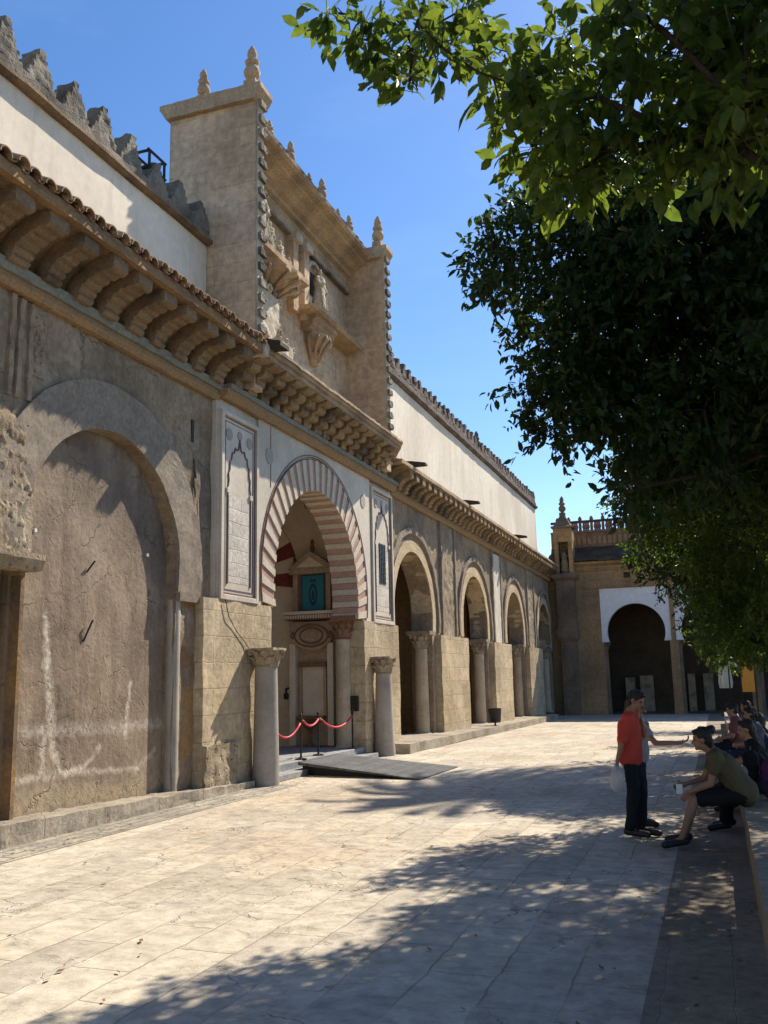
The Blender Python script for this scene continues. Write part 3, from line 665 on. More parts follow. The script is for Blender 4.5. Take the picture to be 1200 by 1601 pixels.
# striped blind arch on the side wall of the porch, behind the shrine
for i in range(17):
    t0 = -.15+(pi+.3)*i/17; t1 = -.15+(pi+.3)*(i+1)/17; c0 = (-12.75, 4.75)
    pts = [(c0[0]+r*cos(t), c0[1]+r*sin(t)) for r, t in ((1.15, t0), (2.15, t0), (2.15, t1), (1.15, t1))]
    MB().plate([pts], 22.98, 23.1, 'y').build('inner_voussoir', M['dkred'] if i % 2 == 0 else M['cream'], GW)
MB().box(-13.42, -13.36, 17.9, 21.8, .2, 5.2).build('inner_door', M['shrine'], GW)
for k in range(5):      # vault ribs
    y = 16.6+1.62*k
    MB().tube([(-9.6-3.7*(1-cos(t))/2, y, 6.3+1.5*sin(t)) for t in [pi*i/14 for i in range(15)]], .08, 6).build('vault_rib', M['shrine'], GW)
for y in (17.0, 22.32):
    column((-9.3 if y < 20 else -9.0, y+(.12 if y < 20 else -.02), .2), 3.25, .2, .19, GW, .5, .3, M['shrineD'], M['tanmarble'], ('porch_column', 'porch_capital'))
MB().box(-9.6, -8.52, 16.7, 17.3, 3.42, 3.56).build('impost', M['shrineD'], GW)
MB().box(-9.2, -8.52, 21.95, 22.5, 3.42, 3.54).build('impost', M['shrineD'], GW)
# steps
t = thing('entrance_steps', 'two low grey stone steps under the striped arch beside the ramp', 'steps', (-8.4, 19.6, 0))
MB().box(-13.4, -8.46, 17.0, 22.35, 0, .26).build('upper_step', M['step'], t, bevel=.01)
MB().box(-8.46, -8.12, 16.72, 22.4, 0, .12).build('lower_step', M['step'], t, bevel=.01)

# ------------------------------------------------------------ right arcade of four open arches
RA = thing('open_arcade', 'long sunlit arcade wall with four open horseshoe arches beyond the gateway', 'arcade wall', (-8.6, 39, 0))
cs = [27.15, 34.95, 42.55, 50.4]
loop = [(24.86, 7.3), (53.0, 7.3), (53.0, -.3)]
for c_ in cs[::-1]:
    z_b = -.3
    loop += [(c_+1.86, z_b), (c_+1.86, 3.35)]+arch(c_, 3.85, 1.93, 3.35, 0, 0)[::-1]+[(c_-1.9, 3.35), (c_-1.9, z_b)]
loop += [(24.86, -.3)]
MB().plate([loop], WX, WX-.7).build('wall', M['wall'], RA, rough=(.45, .018, 1.5))
for i, c_ in enumerate(cs):
    MB().plate([horse_ring(c_, 3.85, 1.935, 2.28, 3.4)], WX-.68, WX+.035).build('arch_ring', M['archstone'], RA, rough=(.3, .008, 3))
    MB().plate([horse_ring(c_, 3.85, 2.5, 2.68, 3.4)], WX-.03, WX+.09).build('arch_moulding', M['ring'], RA, rough=(.25, .012, 3))
    column((-8.92, c_+1.62, gz(c_)+.2), 3.15-gz(c_), .23, .21, RA, .5, .31, M['capital'], M['tanmarble'], ('arch_column', 'column_capital'))
    MB().box(-9.3, -8.5, c_+1.3, c_+1.95, 3.3, 3.42).build('impost', M['ring'], RA, rough=(.15, .01, 5))
    if i < 3:
        MB().box(-9.3, -8.38, c_+2.2, cs[i+1]-2.05, gz(c_)+.1, 3.32).build('pier', M['ashlar'], RA, rough=(.35, .014, 2))
        y0, y1 = c_+2.95, cs[i+1]-2.95
        for (u, v) in ((y0, y0+.16), (y1-.16, y1)):
            MB().box(WX-.02, WX+.1, u, v, 3.35, 7.25).build('pilaster_strip', M['ring'], RA, rough=(.2, .012, 4))
        if i == 1: MB().box(WX-.02, WX+.06, y0+.16, y1-.16, 3.35, 7.1).build('stucco_panel', M['plaster'], RA, rough=(.25, .012, 4))
        else: MB().box(WX-.02, WX+.04, y0+.16, y1-.16, 3.35, 7.2).build('stucco_panel', M['rubble'], RA, rough=(.12, .02, 4))
MB().plate([[(WX, 7.2), (WX+.1, 7.2), (WX+.15, 7.27), (WX+.15, 7.4), (WX, 7.4)]], 24.9, 53, 'y').build('string_course', M['band'], RA, rough=(.3, .012, 3))
MB().box(-9.2, WX-.02, 24.8, 53, 7.2, 8.0).build('wall', M['soffit'], RA)
for i in range(45):
    y = 25.25+.62*i
    corbel_concave(y, .30, WX+.02, -7.95, 7.38, 7.92, 5, .03).build('corbel', M['lightcorbel'], RA, rough=(.2, .010, 6))
cove(24.5, 53, WX+.02, -7.95, 7.38, 7.92).build('cove', M['lightcorbel'], RA)
MB().box(-8.4, -7.9, 24.2, 53, 7.95, 8.05).build('cornice_slab', M['carveD'], RA, rough=(.3, .012, 4))
b = MB(); vs = []; nn = 240
for j, (x, z) in enumerate(((-7.93, 8.05), (-9.2, 8.45))):
    for i in range(nn+1): vs.append((x, 24.3+28.6*i/nn, z+.03*(i % 2)))
for i in range(nn+1): vs.append((-7.93, 24.3+28.6*i/nn, 8.0))
b.add(vs, [(i, i+1, nn+2+i, nn+1+i) for i in range(nn)]+[(i, i+1, 2*nn+3+i, 2*nn+2+i) for i in range(nn)])
b.build('roof', M['tile'], RA)
MB().box(-9.9, -9.2, 23.84, 53, 7.8, 11.5).build('upper_wall', M['white'], RA)
MB().plate([[(-9.95, 11.5), (-9.14, 11.5), (-9.04, 11.58), (-9.04, 11.64), (-9.14, 11.68), (-9.14, 11.86), (-9.95, 11.86)]], 23.84, 53, 'y').build('coping', M['merlonR'], RA, rough=(.4, .015, 3))
for i in range(46):
    y = 24.2+.63*i
    if i in (24,): 
        urn((-9.3, y, 11.84), .95, RA, 'pinnacle', M['merlonR']); continue
    b = merlon(y, -9.5, -9.16, 11.84, .64, .56*(1+.1*R.uniform(-1, 1)), 3)
    b.build('merlon', M['merlonR'], RA, rough=(.16, .03, 6))
for (y, z) in ((25.4, 8.3), (32.0, 8.3), (41.0, 8.35)):
    MB().plate([[(-8.6, 8.1), (-7.58, 8.1), (-7.58, 8.17), (-8.0, 8.25), (-8.6, 8.3)]], y, y+.24, 'y').build('water_spout', M['dark'], RA)
# gallery behind: back wall, roof deck, partitions catching the light
MB().box(-14.2, -9.3, 60, 60.3, -.3, 7.6).build('gallery_end_wall', M['interior'], RA)
MB().box(-14.2, -14, 23.3, 60, -.3, 7.6).build('gallery_back_wall', M['interior'], RA)
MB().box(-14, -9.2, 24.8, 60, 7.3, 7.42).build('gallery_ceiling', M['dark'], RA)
for y in (31.0, 38.7, 46.5): MB().box(-13.9, -9.9, y, y+.5, -.3, 7.3).build('gallery_cross_wall', M['interior'], RA)
MB().box(-13.9, -9.5, 24.86, 25.1, -.2, 7.3).build('gallery_cross_wall', M['dark'], RA)
MB().box(-9.6, -9.45, 25.1, 26.4, .1, 3.9).build('gate_leaf', M['dark'], RA)

# ------------------------------------------------------------ freestanding columns and small furniture by the gate
for (x, y, lab, r) in ((-8.14, 16.22, 'tall grey marble column with carved capital left of the gateway', .245), (-8.16, 23.0, 'grey marble column with worn leafy capital right of the gateway', .25)):
    t = thing('stone_column', lab, 'column', (x, y, 0), 'freestanding columns flanking the gateway')
    if y < 20: column((x, y, 0), 2.55, r+.01, r-.03, t, .36, .29, basep=False)
    else: column((x, y, 0), 2.5, r+.02, r-.05, t, .44, .28, basep=False)
t = thing('ramp', 'dark grey boarded wheelchair ramp sloping down from the gateway steps', 'ramp', (-6.9, 19.1, 0))
MB().add([(-8.3, 18.0, .27), (-8.3, 20.15, .27), (-5.45, 20.1, .02), (-5.5, 17.5, .02), (-8.3, 18.0, .21), (-8.3, 20.15, .21), (-5.45, 20.1, .004), (-5.5, 17.5, .004)],
         [(0, 1, 2, 3), (7, 6, 5, 4), (0, 4, 5, 1), (1, 5, 6, 2), (2, 6, 7, 3), (3, 7, 4, 0)]).build('deck', M['ramp'], t)
MB().add([(-8.25, 18.12, .20), (-6.2, 17.85, .05), (-6.2, 17.85, 0), (-8.25, 18.12, 0), (-8.25, 18.18, .20), (-6.2, 17.91, .05), (-6.2, 17.91, 0), (-8.25, 18.18, 0)],
         [(0, 1, 2, 3), (7, 6, 5, 4), (0, 4, 5, 1), (1, 5, 6, 2), (2, 6, 7, 3), (3, 7, 4, 0)]).build('side_board', M['black'], t)
posts = [(-8.62, 17.3), (-8.55, 18.7), (-8.6, 19.75), (-8.55, 21.75)]
labs = [None, 'dark barrier post nearest the left marble column', 'dark barrier post second from the left, in the middle of the porch', 'dark barrier post at the right end of the red rope']
for (x, y), lab in zip(posts, labs):
    t = thing('barrier_post', lab or 'dark barrier post hidden behind the left marble column', 'barrier post', (x, y, .26), 'rope barrier posts in the gateway')
    MB().lathe((x, y, .26), [(.13, 0), (.13, .02), (.03, .04), (.022, .06), (.022, .82), (.035, .84), (.035, .88), (.02, .90), (.03, .94), (.01, .97)], 12).build('post', M['brass'], t, smooth='auto')
rl = ['red rope drooping low beside the left marble column', 'short red rope between the two middle barrier posts', 'red rope rising to the rightmost barrier post']
for k in range(3):
    (x0, y0), (x1, y1) = posts[k], posts[k+1]
    sg = (.34, .16, .3)[k]
    pts = [(x0+(x1-x0)*t+.03, y0+(y1-y0)*t, 1.10-sg*4*t*(1-t)*(1 if k != 2 else .9)) for t in [i/16 for i in range(17)]]
    t = thing('barrier_rope', rl[k], 'rope', pts[8], 'red ropes of the barrier')
    MB().tube(pts[1:-1], .024, 8).build('rope', M['rope'], t, smooth=True)
    for q in (0, 1): MB().tube([pts[-q], pts[1-2*q] if q else pts[1]], .018, 8).build('hook', M['gold'], t)
t = thing('wall_box', 'small black square panel fixed to the pier right of the shrine', 'sign', (-8.75, 22.33, 1.3))
MB().box(-8.9, -8.6, 22.27, 22.35, 1.14, 1.52).build('panel', M['black'], t, bevel=.01)
# shrine on the side wall of the porch, facing the courtyard entrance
SY = 22.95
SH = thing('wall_shrine', 'tan baroque stone shrine with pediment and fountain niche inside the gateway', 'shrine', (-10.1, SY, .26))
MB().box(-11.3, -9.35, SY-.12, 23.05, .26, 3.5).build('back_slab', M['shrine'], SH)
for x in (-11.2, -9.55): MB().box(x-.13, x+.13, SY-.3, SY-.1, .26, 2.9).build('pilaster', M['cream'], SH, bevel=.01)
MB().box(-11.45, -9.2, SY-.42, SY, 3.52, 3.66).build('cornice', M['shrineD'], SH); MB().box(-11.5, -9.15, SY-.48, SY, 3.66, 3.74).build('cornice', M['cream'], SH)
b = MB()
for i in range(20): b.box(-11.42+.112*i, -11.36+.112*i, SY-.46, SY-.41, 3.55, 3.64)
b.build('dentils', M['cream'], SH)
pts = [(-11.3, 3.45), (-9.4, 3.45), (-9.35, 3.2), (-9.55, 2.9), (-9.9, 2.78), (-10.35, 2.72), (-10.8, 2.78), (-11.15, 2.9), (-11.35, 3.2)]
sc_ = MB().plate([pts], SY-.3, SY-.1, 'y').build('cartouche', M['shrine'], SH, bevel=.02)
b = MB()
for r1_, r2_ in ((.5, .2), (.72, .32)):
    b.tube([(-10.35+r1_*cos(t), SY-.31, 3.1+r2_*sin(t)*(1 if r1_ < .6 else .9)) for t in [2*pi*i/28 for i in range(29)]], .03, 6)
for u in (-.8, .8): b.tube([(-10.35+u+.1*cos(t)*(1-t/12), SY-.31, 3.1+.1*sin(t)*(1-t/12)) for t in [i*.6 for i in range(14)]], .028, 6)
b.build('scrollwork', M['shrineD'], sc_)
MB().box(-10.95, -9.75, SY-.28, SY-.1, 2.28, 2.42).build('lintel', M['shrineD'], SH)
for x in (-10.9, -9.85): MB().box(x-.06, x+.06, SY-.2, SY-.1, .9, 2.28).build('niche_jamb', M['shrine'], SH)
MB().box(-10.84, -9.91, SY-.14, SY-.11, .95, 2.28).build('niche_panel', M['cream'], SH)
MB().box(-10.95, -9.8, SY-.42, SY-.1, .92, 1.02).build('basin_shelf', M['shrineD'], SH, bevel=.02)
MB().lathe((-10.35, SY-.45, .26), [(.16, 0), (.07, .1), (.06, .38), (.12, .45), (.26, .55), (.28, .6), (.2, .6)], 16).build('basin', M['shrineD'], SH, smooth='auto')
b = MB()
for x in (-11.08, -9.62): b.box(x-.1, x+.1, SY-.28, SY-.08, 3.74, 4.75)
b.box(-11.3, -9.4, SY-.36, SY-.06, 4.75, 4.88)
b.plate([[(-11.35, 4.88), (-9.35, 4.88), (-9.7, 5.08), (-10.35, 5.34), (-11.0, 5.08)]], SY-.34, SY-.08, 'y')
b.build('aedicule', M['shrine'], SH, bevel=.01)
MB().plate([[(-10.95, 4.93), (-9.75, 4.93), (-10.35, 5.2)]], SY-.37, SY-.33, 'y').build('pediment_relief', M['cream'], SH)
for x in (-11.15, -10.35, -9.55): MB().lathe((x, SY-.2, 4.9 if x != -10.35 else 5.34), [(.06, 0), (.1, .1), (.05, .2), (.07, .28), (.01, .36)], 10).build('finial', M['shrineD'], SH, smooth='auto')
MB().box(-10.98, -9.72, SY-.14, SY-.02, 3.74, 4.76).build('picture_back', M['shrineD'], SH)
t = thing('blue_picture', 'upright teal picture with a dark figure hanging in the shrine above the cornice', 'picture', (-10.35, SY-.16, 3.8))
MB().box(-10.85, -9.85, SY-.17, SY-.145, 3.76, 4.74).build('cloth', M['teal'], t)
b = MB().lathe((-10.35, 0, 0), [(.01, 0)], 3); b = MB()
ov = [(-10.35+.19*cos(2*pi*i/24), 4.2+.3*sin(2*pi*i/24)) for i in range(24)]
iv = [(-10.35+.12*cos(2*pi*i/24), 4.2+.2*sin(2*pi*i/24)) for i in range(24)]
b.plate([ov, iv], SY-.176, SY-.172, 'y')
b.plate([[(-10.42, 4.06), (-10.28, 4.06), (-10.3, 4.26), (-10.35, 4.34), (-10.4, 4.26)]], SY-.176, SY-.172, 'y')
b.plate([[(-10.5, 4.54), (-10.2, 4.54), (-10.24, 4.64), (-10.35, 4.6), (-10.46, 4.64)]], SY-.176, SY-.172, 'y')
b.build('figure', M['tealD'], t)
b = MB()
for x0, x1, z0, z1 in ((-10.85, -9.85, 3.76, 3.79), (-10.85, -9.85, 4.71, 4.74), (-10.85, -10.82, 3.79, 4.71), (-9.88, -9.85, 3.79, 4.71)): b.box(x0, x1, SY-.18, SY-.171, z0, z1)
b.build('border', M['tealD'], t)
for o_ in [q for q in bpy.data.objects if q.type == 'MESH' and (q.parent in (SH, t) or (q.parent and q.parent.parent is SH))]:
    ox = 0; q = o_.parent
    while q: ox += q.location.x; q = q.parent
    for v in o_.data.vertices: v.co.x = (-10.04+(v.co.x+ox+10.35)*.66)-ox
# wall light
t = thing('wall_lamp', 'small dark lamp bracket on the wall left of the shrine niche', 'wall lamp', (-10.72, SY-.3, 1.6))
MB().tube([(-10.72, SY-.1, 1.75), (-10.72, SY-.42, 1.72), (-10.72, SY-.42, 1.6)], .03, 8).lathe((-10.72, SY-.42, 1.45), [(.04, 0), (.07, .04), (.07, .14), (.02, .18)], 10).build('bracket', M['black'], t)
# litter bin
t = thing('litter_bin', 'black litter bin on a post in front of the arcade pier', 'litter bin', (-7.9, 34.6, 0))
g0 = gz(34.6)
MB().lathe((-7.9, 34.6, g0+.36), [(.19, 0), (.22, .04), (.25, .5), (.26, .52), (.22, .52), (.2, .06)], 16).build('bucket', M['black'], t, smooth='auto')
MB().tube([(-7.9, 34.6, g0-.02), (-7.9, 34.6, g0+.4)], .035, 8).lathe((-7.9, 34.6, g0), [(.14, 0), (.14, .02), (.04, .04)], 10).build('post', M['black'], t)
# cable sagging over the left pier
t = thing('wall_cable', 'thin dark cable hanging across the pier left of the gateway', 'cable', (-8.38, 15.9, 3))
MB().tube([(-8.39, 15.05, 3.42), (-8.39, 15.2, 3.1), (-8.39, 15.5, 2.85), (-8.39, 15.85, 2.65), (-8.38, 16.1, 2.45)], .008, 5).build('cable', M['cable'], t)
# ------------------------------------------------------------ far gallery closing the courtyard
FY = 53.0; FZ = -.25
FG = thing('far_gallery', 'shaded ochre gallery at the end of the courtyard with white horseshoe arches', 'gallery building', (-2, 53, FZ))
ac = [-4.0, -.05, 3.9, 7.85]
loop = [(-8.6, 8.25), (12, 8.25), (12, FZ)]
for c_ in ac[::-1]: loop += [(c_+1.62, FZ), (c_+1.62, 3.7), (c_+1.95, 3.7), (c_+1.95, 6.72), (c_-1.95, 6.72), (c_-1.95, 3.7), (c_-1.62, 3.7), (c_-1.62, FZ)]
loop = [(-8.6, 8.25), (12, 8.25), (12, FZ)]
for c_ in ac[::-1]: loop += [(c_+1.75, FZ), (c_+1.75, 3.72), (c_+1.85, 3.72), (c_+1.85, 6.7), (c_-1.85, 6.7), (c_-1.85, 3.72), (c_-1.75, 3.72), (c_-1.75, FZ)]
loop += [(-8.6, FZ)]
MB().plate([loop], FY, FY+.6, 'y').build('wall', M['far'], FG, rough=(.6, .01, 1.5))
for c_ in ac:
    MB().plate([[(c_-1.85, 3.72), (c_-1.85, 6.7), (c_+1.85, 6.7), (c_+1.85, 3.72), (c_+1.5, 3.72)]+arch(c_, 4.25, 1.56, 3.72, 0, 0)[::-1]+[(c_-1.5, 3.72)]], FY+.06, FY+.5, 'y').build('arch_panel', M['farwhite'], FG)
    column((c_-1.75, FY+.3, FZ), 3.97, .2, .17, FG, .42, .30, M['fargrey'], M['fargrey'], ('arch_column', 'column_capital'), rough=False)
for (z0, z1, e) in ((6.74, 6.84, .05), (7.75, 7.85, .08), (7.85, 7.95, .14), (8.1, 8.25, .2)):
    MB().box(-8.6, 12, FY-e, FY, z0, z1).build('moulding', M['far'], FG)
MB().plate([[(FY-.35, 8.27), (FY-.35, 8.36), (FY+1.4, 9.3), (FY+1.4, 8.27)]], -8.6, 12, 'x').build('roof', M['fardark'], FG, rough=(.3, .05, 2))
MB().box(-8.6, 12, FY+1.4, FY+1.8, 8.4, 10.15).build('upper_wall', M['farred'], FG)
b = MB()
for i in range(70):
    x = -8.4+.29*i; pts = [(x+.1*cos(t), 9.82+.1*sin(t)) for t in [pi*j/6 for j in range(7)]]
    b.plate([[(x-.1, 9.45), (x+.1, 9.45)]+pts], FY+1.36, FY+1.41, 'y')
b.build('blind_arcading', M['far'], FG)
MB().box(-8.6, 12, FY+1.3, FY+1.9, 10.15, 10.27).build('coping', M['fargrey'], FG)
for i in range(29):
    x = -8.2+.66*i
    b = MB().box(x-.08, x+.08, FY+1.5, FY+1.66, 10.27, 10.92).lathe((x, FY+1.58, 10.92), [(.1, 0), (.12, .06), (.09, .16), (.03, .24)], 8)
    for u in (.2, .33, .46): b.lathe((x+u, FY+1.58, 10.27), [(.07, 0), (.06, .1), (.10, .25), (.06, .4), (.07, .52)], 8)
    b.build('baluster_bay', M['farred'], FG)
MB().box(-8.6, 12, FY+1.48, FY+1.7, 10.78, 10.9).build('rail', M['fardark'], FG)
MB().box(-4.45, -4.1, FY-.04, FY+.02, 7.25, 7.55).build('small_window', M['dark'], FG)
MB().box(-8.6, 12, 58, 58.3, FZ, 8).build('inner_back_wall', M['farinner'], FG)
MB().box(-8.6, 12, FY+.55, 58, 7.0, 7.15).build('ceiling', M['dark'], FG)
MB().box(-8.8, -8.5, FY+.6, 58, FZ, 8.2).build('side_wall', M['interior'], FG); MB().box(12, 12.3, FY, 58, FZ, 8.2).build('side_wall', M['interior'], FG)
for x0, x1, z1 in ((-5.15, -4.6, 1.75), (-4.3, -3.55, 1.85), (-1.6, -1.2, 1.9), (-.75, -.2, 1.9)):
    MB().box(x0, x1, 57.6, 57.9, FZ, z1).build('door_leaf', M['capital'], FG)
# pier with the niche statue
P = thing('niche_pier', 'tall weathered pier with statue niche and pointed finial in the far corner', 'pier', (-7.6, 52.6, FZ))
MB().sq((-7.62, 52.75, FZ), [(.42, 0), (.40, 4.0)]).build('lower_shaft', M['fargrey'], P, rough=(.3, .012, 3))
MB().sq((-7.62, 52.75, FZ), [(.4, 4.0), (.56, 4.25), (.58, 4.6), (.5, 4.9), (.5, 7.5)]).build('upper_shaft', M['fargrey'], P, rough=(.3, .012, 3))
MB().sq((-7.62, 52.75, 7.2), [(.52, 0), (.7, .15), (.7, .35), (.56, .42)]).build('bracket', M['fargrey'], P, rough=(.2, .01, 3))
b = MB()
for x0, x1 in ((-8.12, -7.9), (-7.34, -7.12)): b.box(x0, x1, 52.3, 53.2, 7.6, 9.5)
b.box(-8.12, -7.12, 53.0, 53.3, 7.6, 10.0).box(-8.14, -7.1, 52.27, 53.1, 9.4, 10.2)
b.build('niche', M['far'], P, rough=(.25, .012, 4))
statue(-7.62, 52.6, 7.65, 1.5, P, M['fargrey'])
MB().sq((-7.62, 52.75, 10.18), [(.6, 0), (.64, .1), (.46, .18), (.3, .5), (.18, .68), (.14, .72)]).build('pointed_roof', M['fargrey'], P, rough=(.15, .015, 4))
urn((-7.62, 52.75, 10.85), 1.25, P, m=M['fargrey'])
# things standing under the trees at the far right
def far_parasol():
    t = thing('parasol', 'closed cream parasol standing before the far gallery under the trees', 'parasol', (.4, 50.5, -.22))
    MB().tube([(.4, 50.5, -.22), (.4, 50.5, 3.3)], .04, 8).build('pole', M['dark'], t)
    b = MB(); n = 20; vs = []; pr = [(.05, 3.2), (.16, 2.9), (.24, 2.2), (.30, 1.4), (.26, 1.15)]
    for r, z in pr:
        for i in range(n): k = 1+.22*(i % 2); vs.append((.4+r*k*cos(2*pi*i/n), 50.5+r*k*sin(2*pi*i/n), z))
    b.add(vs, [(j*n+i, j*n+(i+1) % n, (j+1)*n+(i+1) % n, (j+1)*n+i) for j in range(4) for i in range(n)])
    b.build('canopy', M['canvas'], t)
    MB().lathe((.4, 50.5, -.22), [(.3, 0), (.3, .07), (.05, .1)], 14).build('base', M['dark'], t)
far_parasol()
t = thing('information_stall', 'small stall with an orange panel and cream sign beneath the trees', 'stall', (1.2, 50, -.22))
MB().box(1.15, 1.75, 50, 50.06, .95, 2.95).build('orange_panel', M['orange'], t, bevel=.01)
MB().box(.62, 1.1, 50, 50.05, 2.2, 2.75).build('sign_board', M['canvas'], t, bevel=.01)
b = MB()
for x in (.58, 1.12, 1.79): b.tube([(x, 50.03, -.22), (x, 50.03, 3.0)], .035, 6)
b.tube([(.58, 50.03, 2.98), (1.79, 50.03, 2.98)], .03, 6)
b.build('frame', M['dark'], t)

# ------------------------------------------------------------ low bench wall on the right
BW = thing('bench_wall', 'low stone bench wall along the right edge below the orange trees', 'bench wall', (.5, 12, 0))
for i in range(24):
    y0 = -4+1.9*i
    MB().box(.17, .66, y0, y0+1.885, gz(y0)-.05, gz(y0)+.45).build('stone_block', M['bench'], BW, rough=(.25, .008, 4))

# ------------------------------------------------------------ orange trees
def leafmat(name, c1, c2, tr):
    m, nt, b = mat(name); g = N(nt, 'ShaderNodeNewGeometry')
    n1, _ = noi(nt, g.outputs['Position'], 2.2, 3); n2, _ = noi(nt, g.outputs['Position'], 19, 2)
    f = ramp(nt, mth(nt, 'ADD', mth(nt, 'MULTIPLY', n1, .5), mth(nt, 'MULTIPLY', n2, .5)), .38, .62)
    col = mixc(nt, f, c1, c2)
    L(nt, col, b.inputs['Base Color']); b.inputs['Roughness'].default_value = .5; b.inputs['Specular IOR Level'].default_value = .3
    t = N(nt, 'ShaderNodeBsdfTranslucent'); hs = N(nt, 'ShaderNodeHueSaturation'); hs.inputs['Hue'].default_value = .475; hs.inputs['Value'].default_value = tr; hs.inputs['Saturation'].default_value = 1.1
    L(nt, col, hs.inputs['Color']); L(nt, hs.outputs[0], t.inputs[0])
    mx = N(nt, 'ShaderNodeMixShader'); mx.inputs[0].default_value = .42
    L(nt, b.outputs[0], mx.inputs[1]); L(nt, t.outputs[0], mx.inputs[2])
    L(nt, mx.outputs[0], nt.nodes['Material Output'].inputs[0]); return m
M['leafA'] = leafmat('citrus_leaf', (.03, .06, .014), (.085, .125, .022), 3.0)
M['leafB'] = leafmat('shaded_citrus_leaf', (.018, .040, .012), (.036, .066, .016), 1.6)  # darker leaf copy, part of the crown's own shade is in the colour
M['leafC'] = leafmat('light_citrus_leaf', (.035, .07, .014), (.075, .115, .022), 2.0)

def leaves(name, blobs, m, parent, size, dens, seed, hang=.35, shape=6, fill=.55, k=11, tf=1.0):
    """twigs tipped with sprays of leaves spread over and through lumpy blobs; one mesh"""
    rg = np.random.default_rng(seed); P = []; D = []
    for (x, y, z, r, *fl) in blobs:
        sq = fl[0] if fl else .85
        n = max(6, int(dens*r*r*(1.1 if r < .7 else 1.1)))
        d = rg.normal(size=(n, 3)); d /= np.linalg.norm(d, axis=1)[:, None]
        rr = r*(fill+(1-fill)*rg.random(n)**.6)*(.86+.28*rg.random(n))
        c = np.array([x, y, z])+d*rr[:, None]*np.array([1, 1, sq])
        P.append(c); D.append(d)
    P = np.concatenate(P); D = np.concatenate(D)
    n = len(P)
    tw = D*.6+rg.normal(size=(n, 3))*.55; tw[:, 2] -= hang*.5; tw /= np.linalg.norm(tw, axis=1)[:, None]
    tl = tf*size*(2.2+1.6*rg.random(n))
    t = (np.arange(k)+.5)/k
    base = P[:, None, :]+tw[:, None, :]*(tl[:, None]*t[None, :])[:, :, None]
    base = base.reshape(-1, 3); twr = np.repeat(tw, k, 0)
    dirn = twr*.55+rg.normal(size=base.shape)*.62; dirn[:, 2] -= hang
    dirn /= np.linalg.norm(dirn, axis=1)[:, None]
    up = rg.normal(size=base.shape)*.55+np.array([0, 0, 1.0])
    side = np.cross(dirn, up); side /= np.linalg.norm(side, axis=1)[:, None]+1e-9
    nrm = np.cross(side, dirn)
    Ln = size*(.45+.85*rg.random(len(base)))[:, None]; Wd = Ln*(.22+.05*rg.random(len(base)))[:, None]
    def pt(a, b_, c): return base+dirn*Ln*a+side*Wd*b_+nrm*Ln*c
    if shape == 6:      # midrib folded, curved, pointed tip
        vs = [pt(0, 0, 0), pt(.3, .9, .05), pt(.65, .85, .03), pt(1, 0, -.12), pt(.65, -.85, .03), pt(.3, -.9, .05), pt(.48, 0, -.03)]
        fc = [(0, 1, 6), (1, 2, 6), (2, 3, 6), (3, 4, 6), (4, 5, 6), (5, 0, 6)]
    else:
        vs = [pt(0, 0, 0), pt(.45, 1, .05), pt(1, 0, -.1), pt(.45, -1, .05)]
        fc = [(0, 1, 2), (0, 2, 3)]
    V = np.stack(vs, 1).reshape(-1, 3); q = len(vs)
    Fc = (np.arange(len(base))[:, None, None]*q+np.array(fc)[None]).reshape(-1, 3)
    # twig stems as thin three-sided slivers
    sd = np.cross(tw, np.array([0, 0, 1.])); sd /= np.linalg.norm(sd, axis=1)[:, None]+1e-9
    w_ = .0035 if size > .1 else .004
    S = np.stack([P-tw*size*1.2-sd*w_, P-tw*size*1.2+sd*w_, P+tw*tl[:, None]], 1).reshape(-1, 3)
    V2 = np.concatenate([V, S]); o = len(V)
    F2 = np.concatenate([Fc, (np.arange(n)[:, None]*3+np.array([0, 1, 2])[None]+o)])
    me = bpy.data.meshes.new(name)
    off = np.array(parent.location) if parent else 0
    V2 = V2-off
    me.vertices.add(len(V2)); me.vertices.foreach_set('co', V2.astype(np.float32).ravel())
    me.loops.add(len(F2)*3); me.loops.foreach_set('vertex_index', F2.astype(np.int32).ravel())
    me.polygons.add(len(F2)); me.polygons.foreach_set('loop_start', np.arange(0, len(F2)*3, 3, dtype=np.int32))
    me.polygons.foreach_set('use_smooth', [True]*len(F2))
    me.update(calc_edges=True); me.validate(); me.materials.append(m)
    ob = bpy.data.objects.new(name, me); C.objects.link(ob); ob.parent = parent
    return ob
def trunk(base, fork, blobs, r, parent, seed):
    rr = random.Random(seed); b = MB(); x, y, z = base
    fk = Vector(fork); b0 = Vector(base)
    mid = (b0+fk)/2+Vector((rr.uniform(-.05, .05), rr.uniform(-.05, .05), 0))
    b.tube([b0+Vector((0, 0, -.05)), b0+Vector((0, 0, .15)), mid, fk], [r*1.5, r*1.1, r*.95, r*.9], 12)
    done = [(fk, r*.8)]
    for (bx, by, bz, br, *_) in sorted(blobs, key=lambda q: (Vector(q[:3])-fk).length):
        e = Vector((bx, by, bz)); s_, rs = min(done, key=lambda q: (q[0]-e).length+(0 if q[1] > r*.12 else .4)); d = e-s_
        n = Vector((rr.uniform(-1, 1), rr.uniform(-1, 1), rr.uniform(-.3, 1)))*d.length*.16
        r0 = rs*.8; r1 = max(.006, min(rs*.62, r*.45*min(1, .25+br)))
        b.tube([s_, s_+d*.35+n, s_+d*.7+n*.6, e], [r0 if s_ != fk else r*.5, (r0+r1)/2 if s_ != fk else r*.42, r1*1.15, r1], 7)
        done.append((e, r1))
        for _ in range(2):
            q = e+Vector((rr.gauss(0, 1), rr.gauss(0, 1), rr.gauss(0, 1))).normalized()*br*.8
            b.tube([e, (e+q)/2+Vector((0, 0, .03)), q], [r1*.6, r1*.4, .004], 5)
    return b.build('trunk', M['bark'], parent, smooth=True)
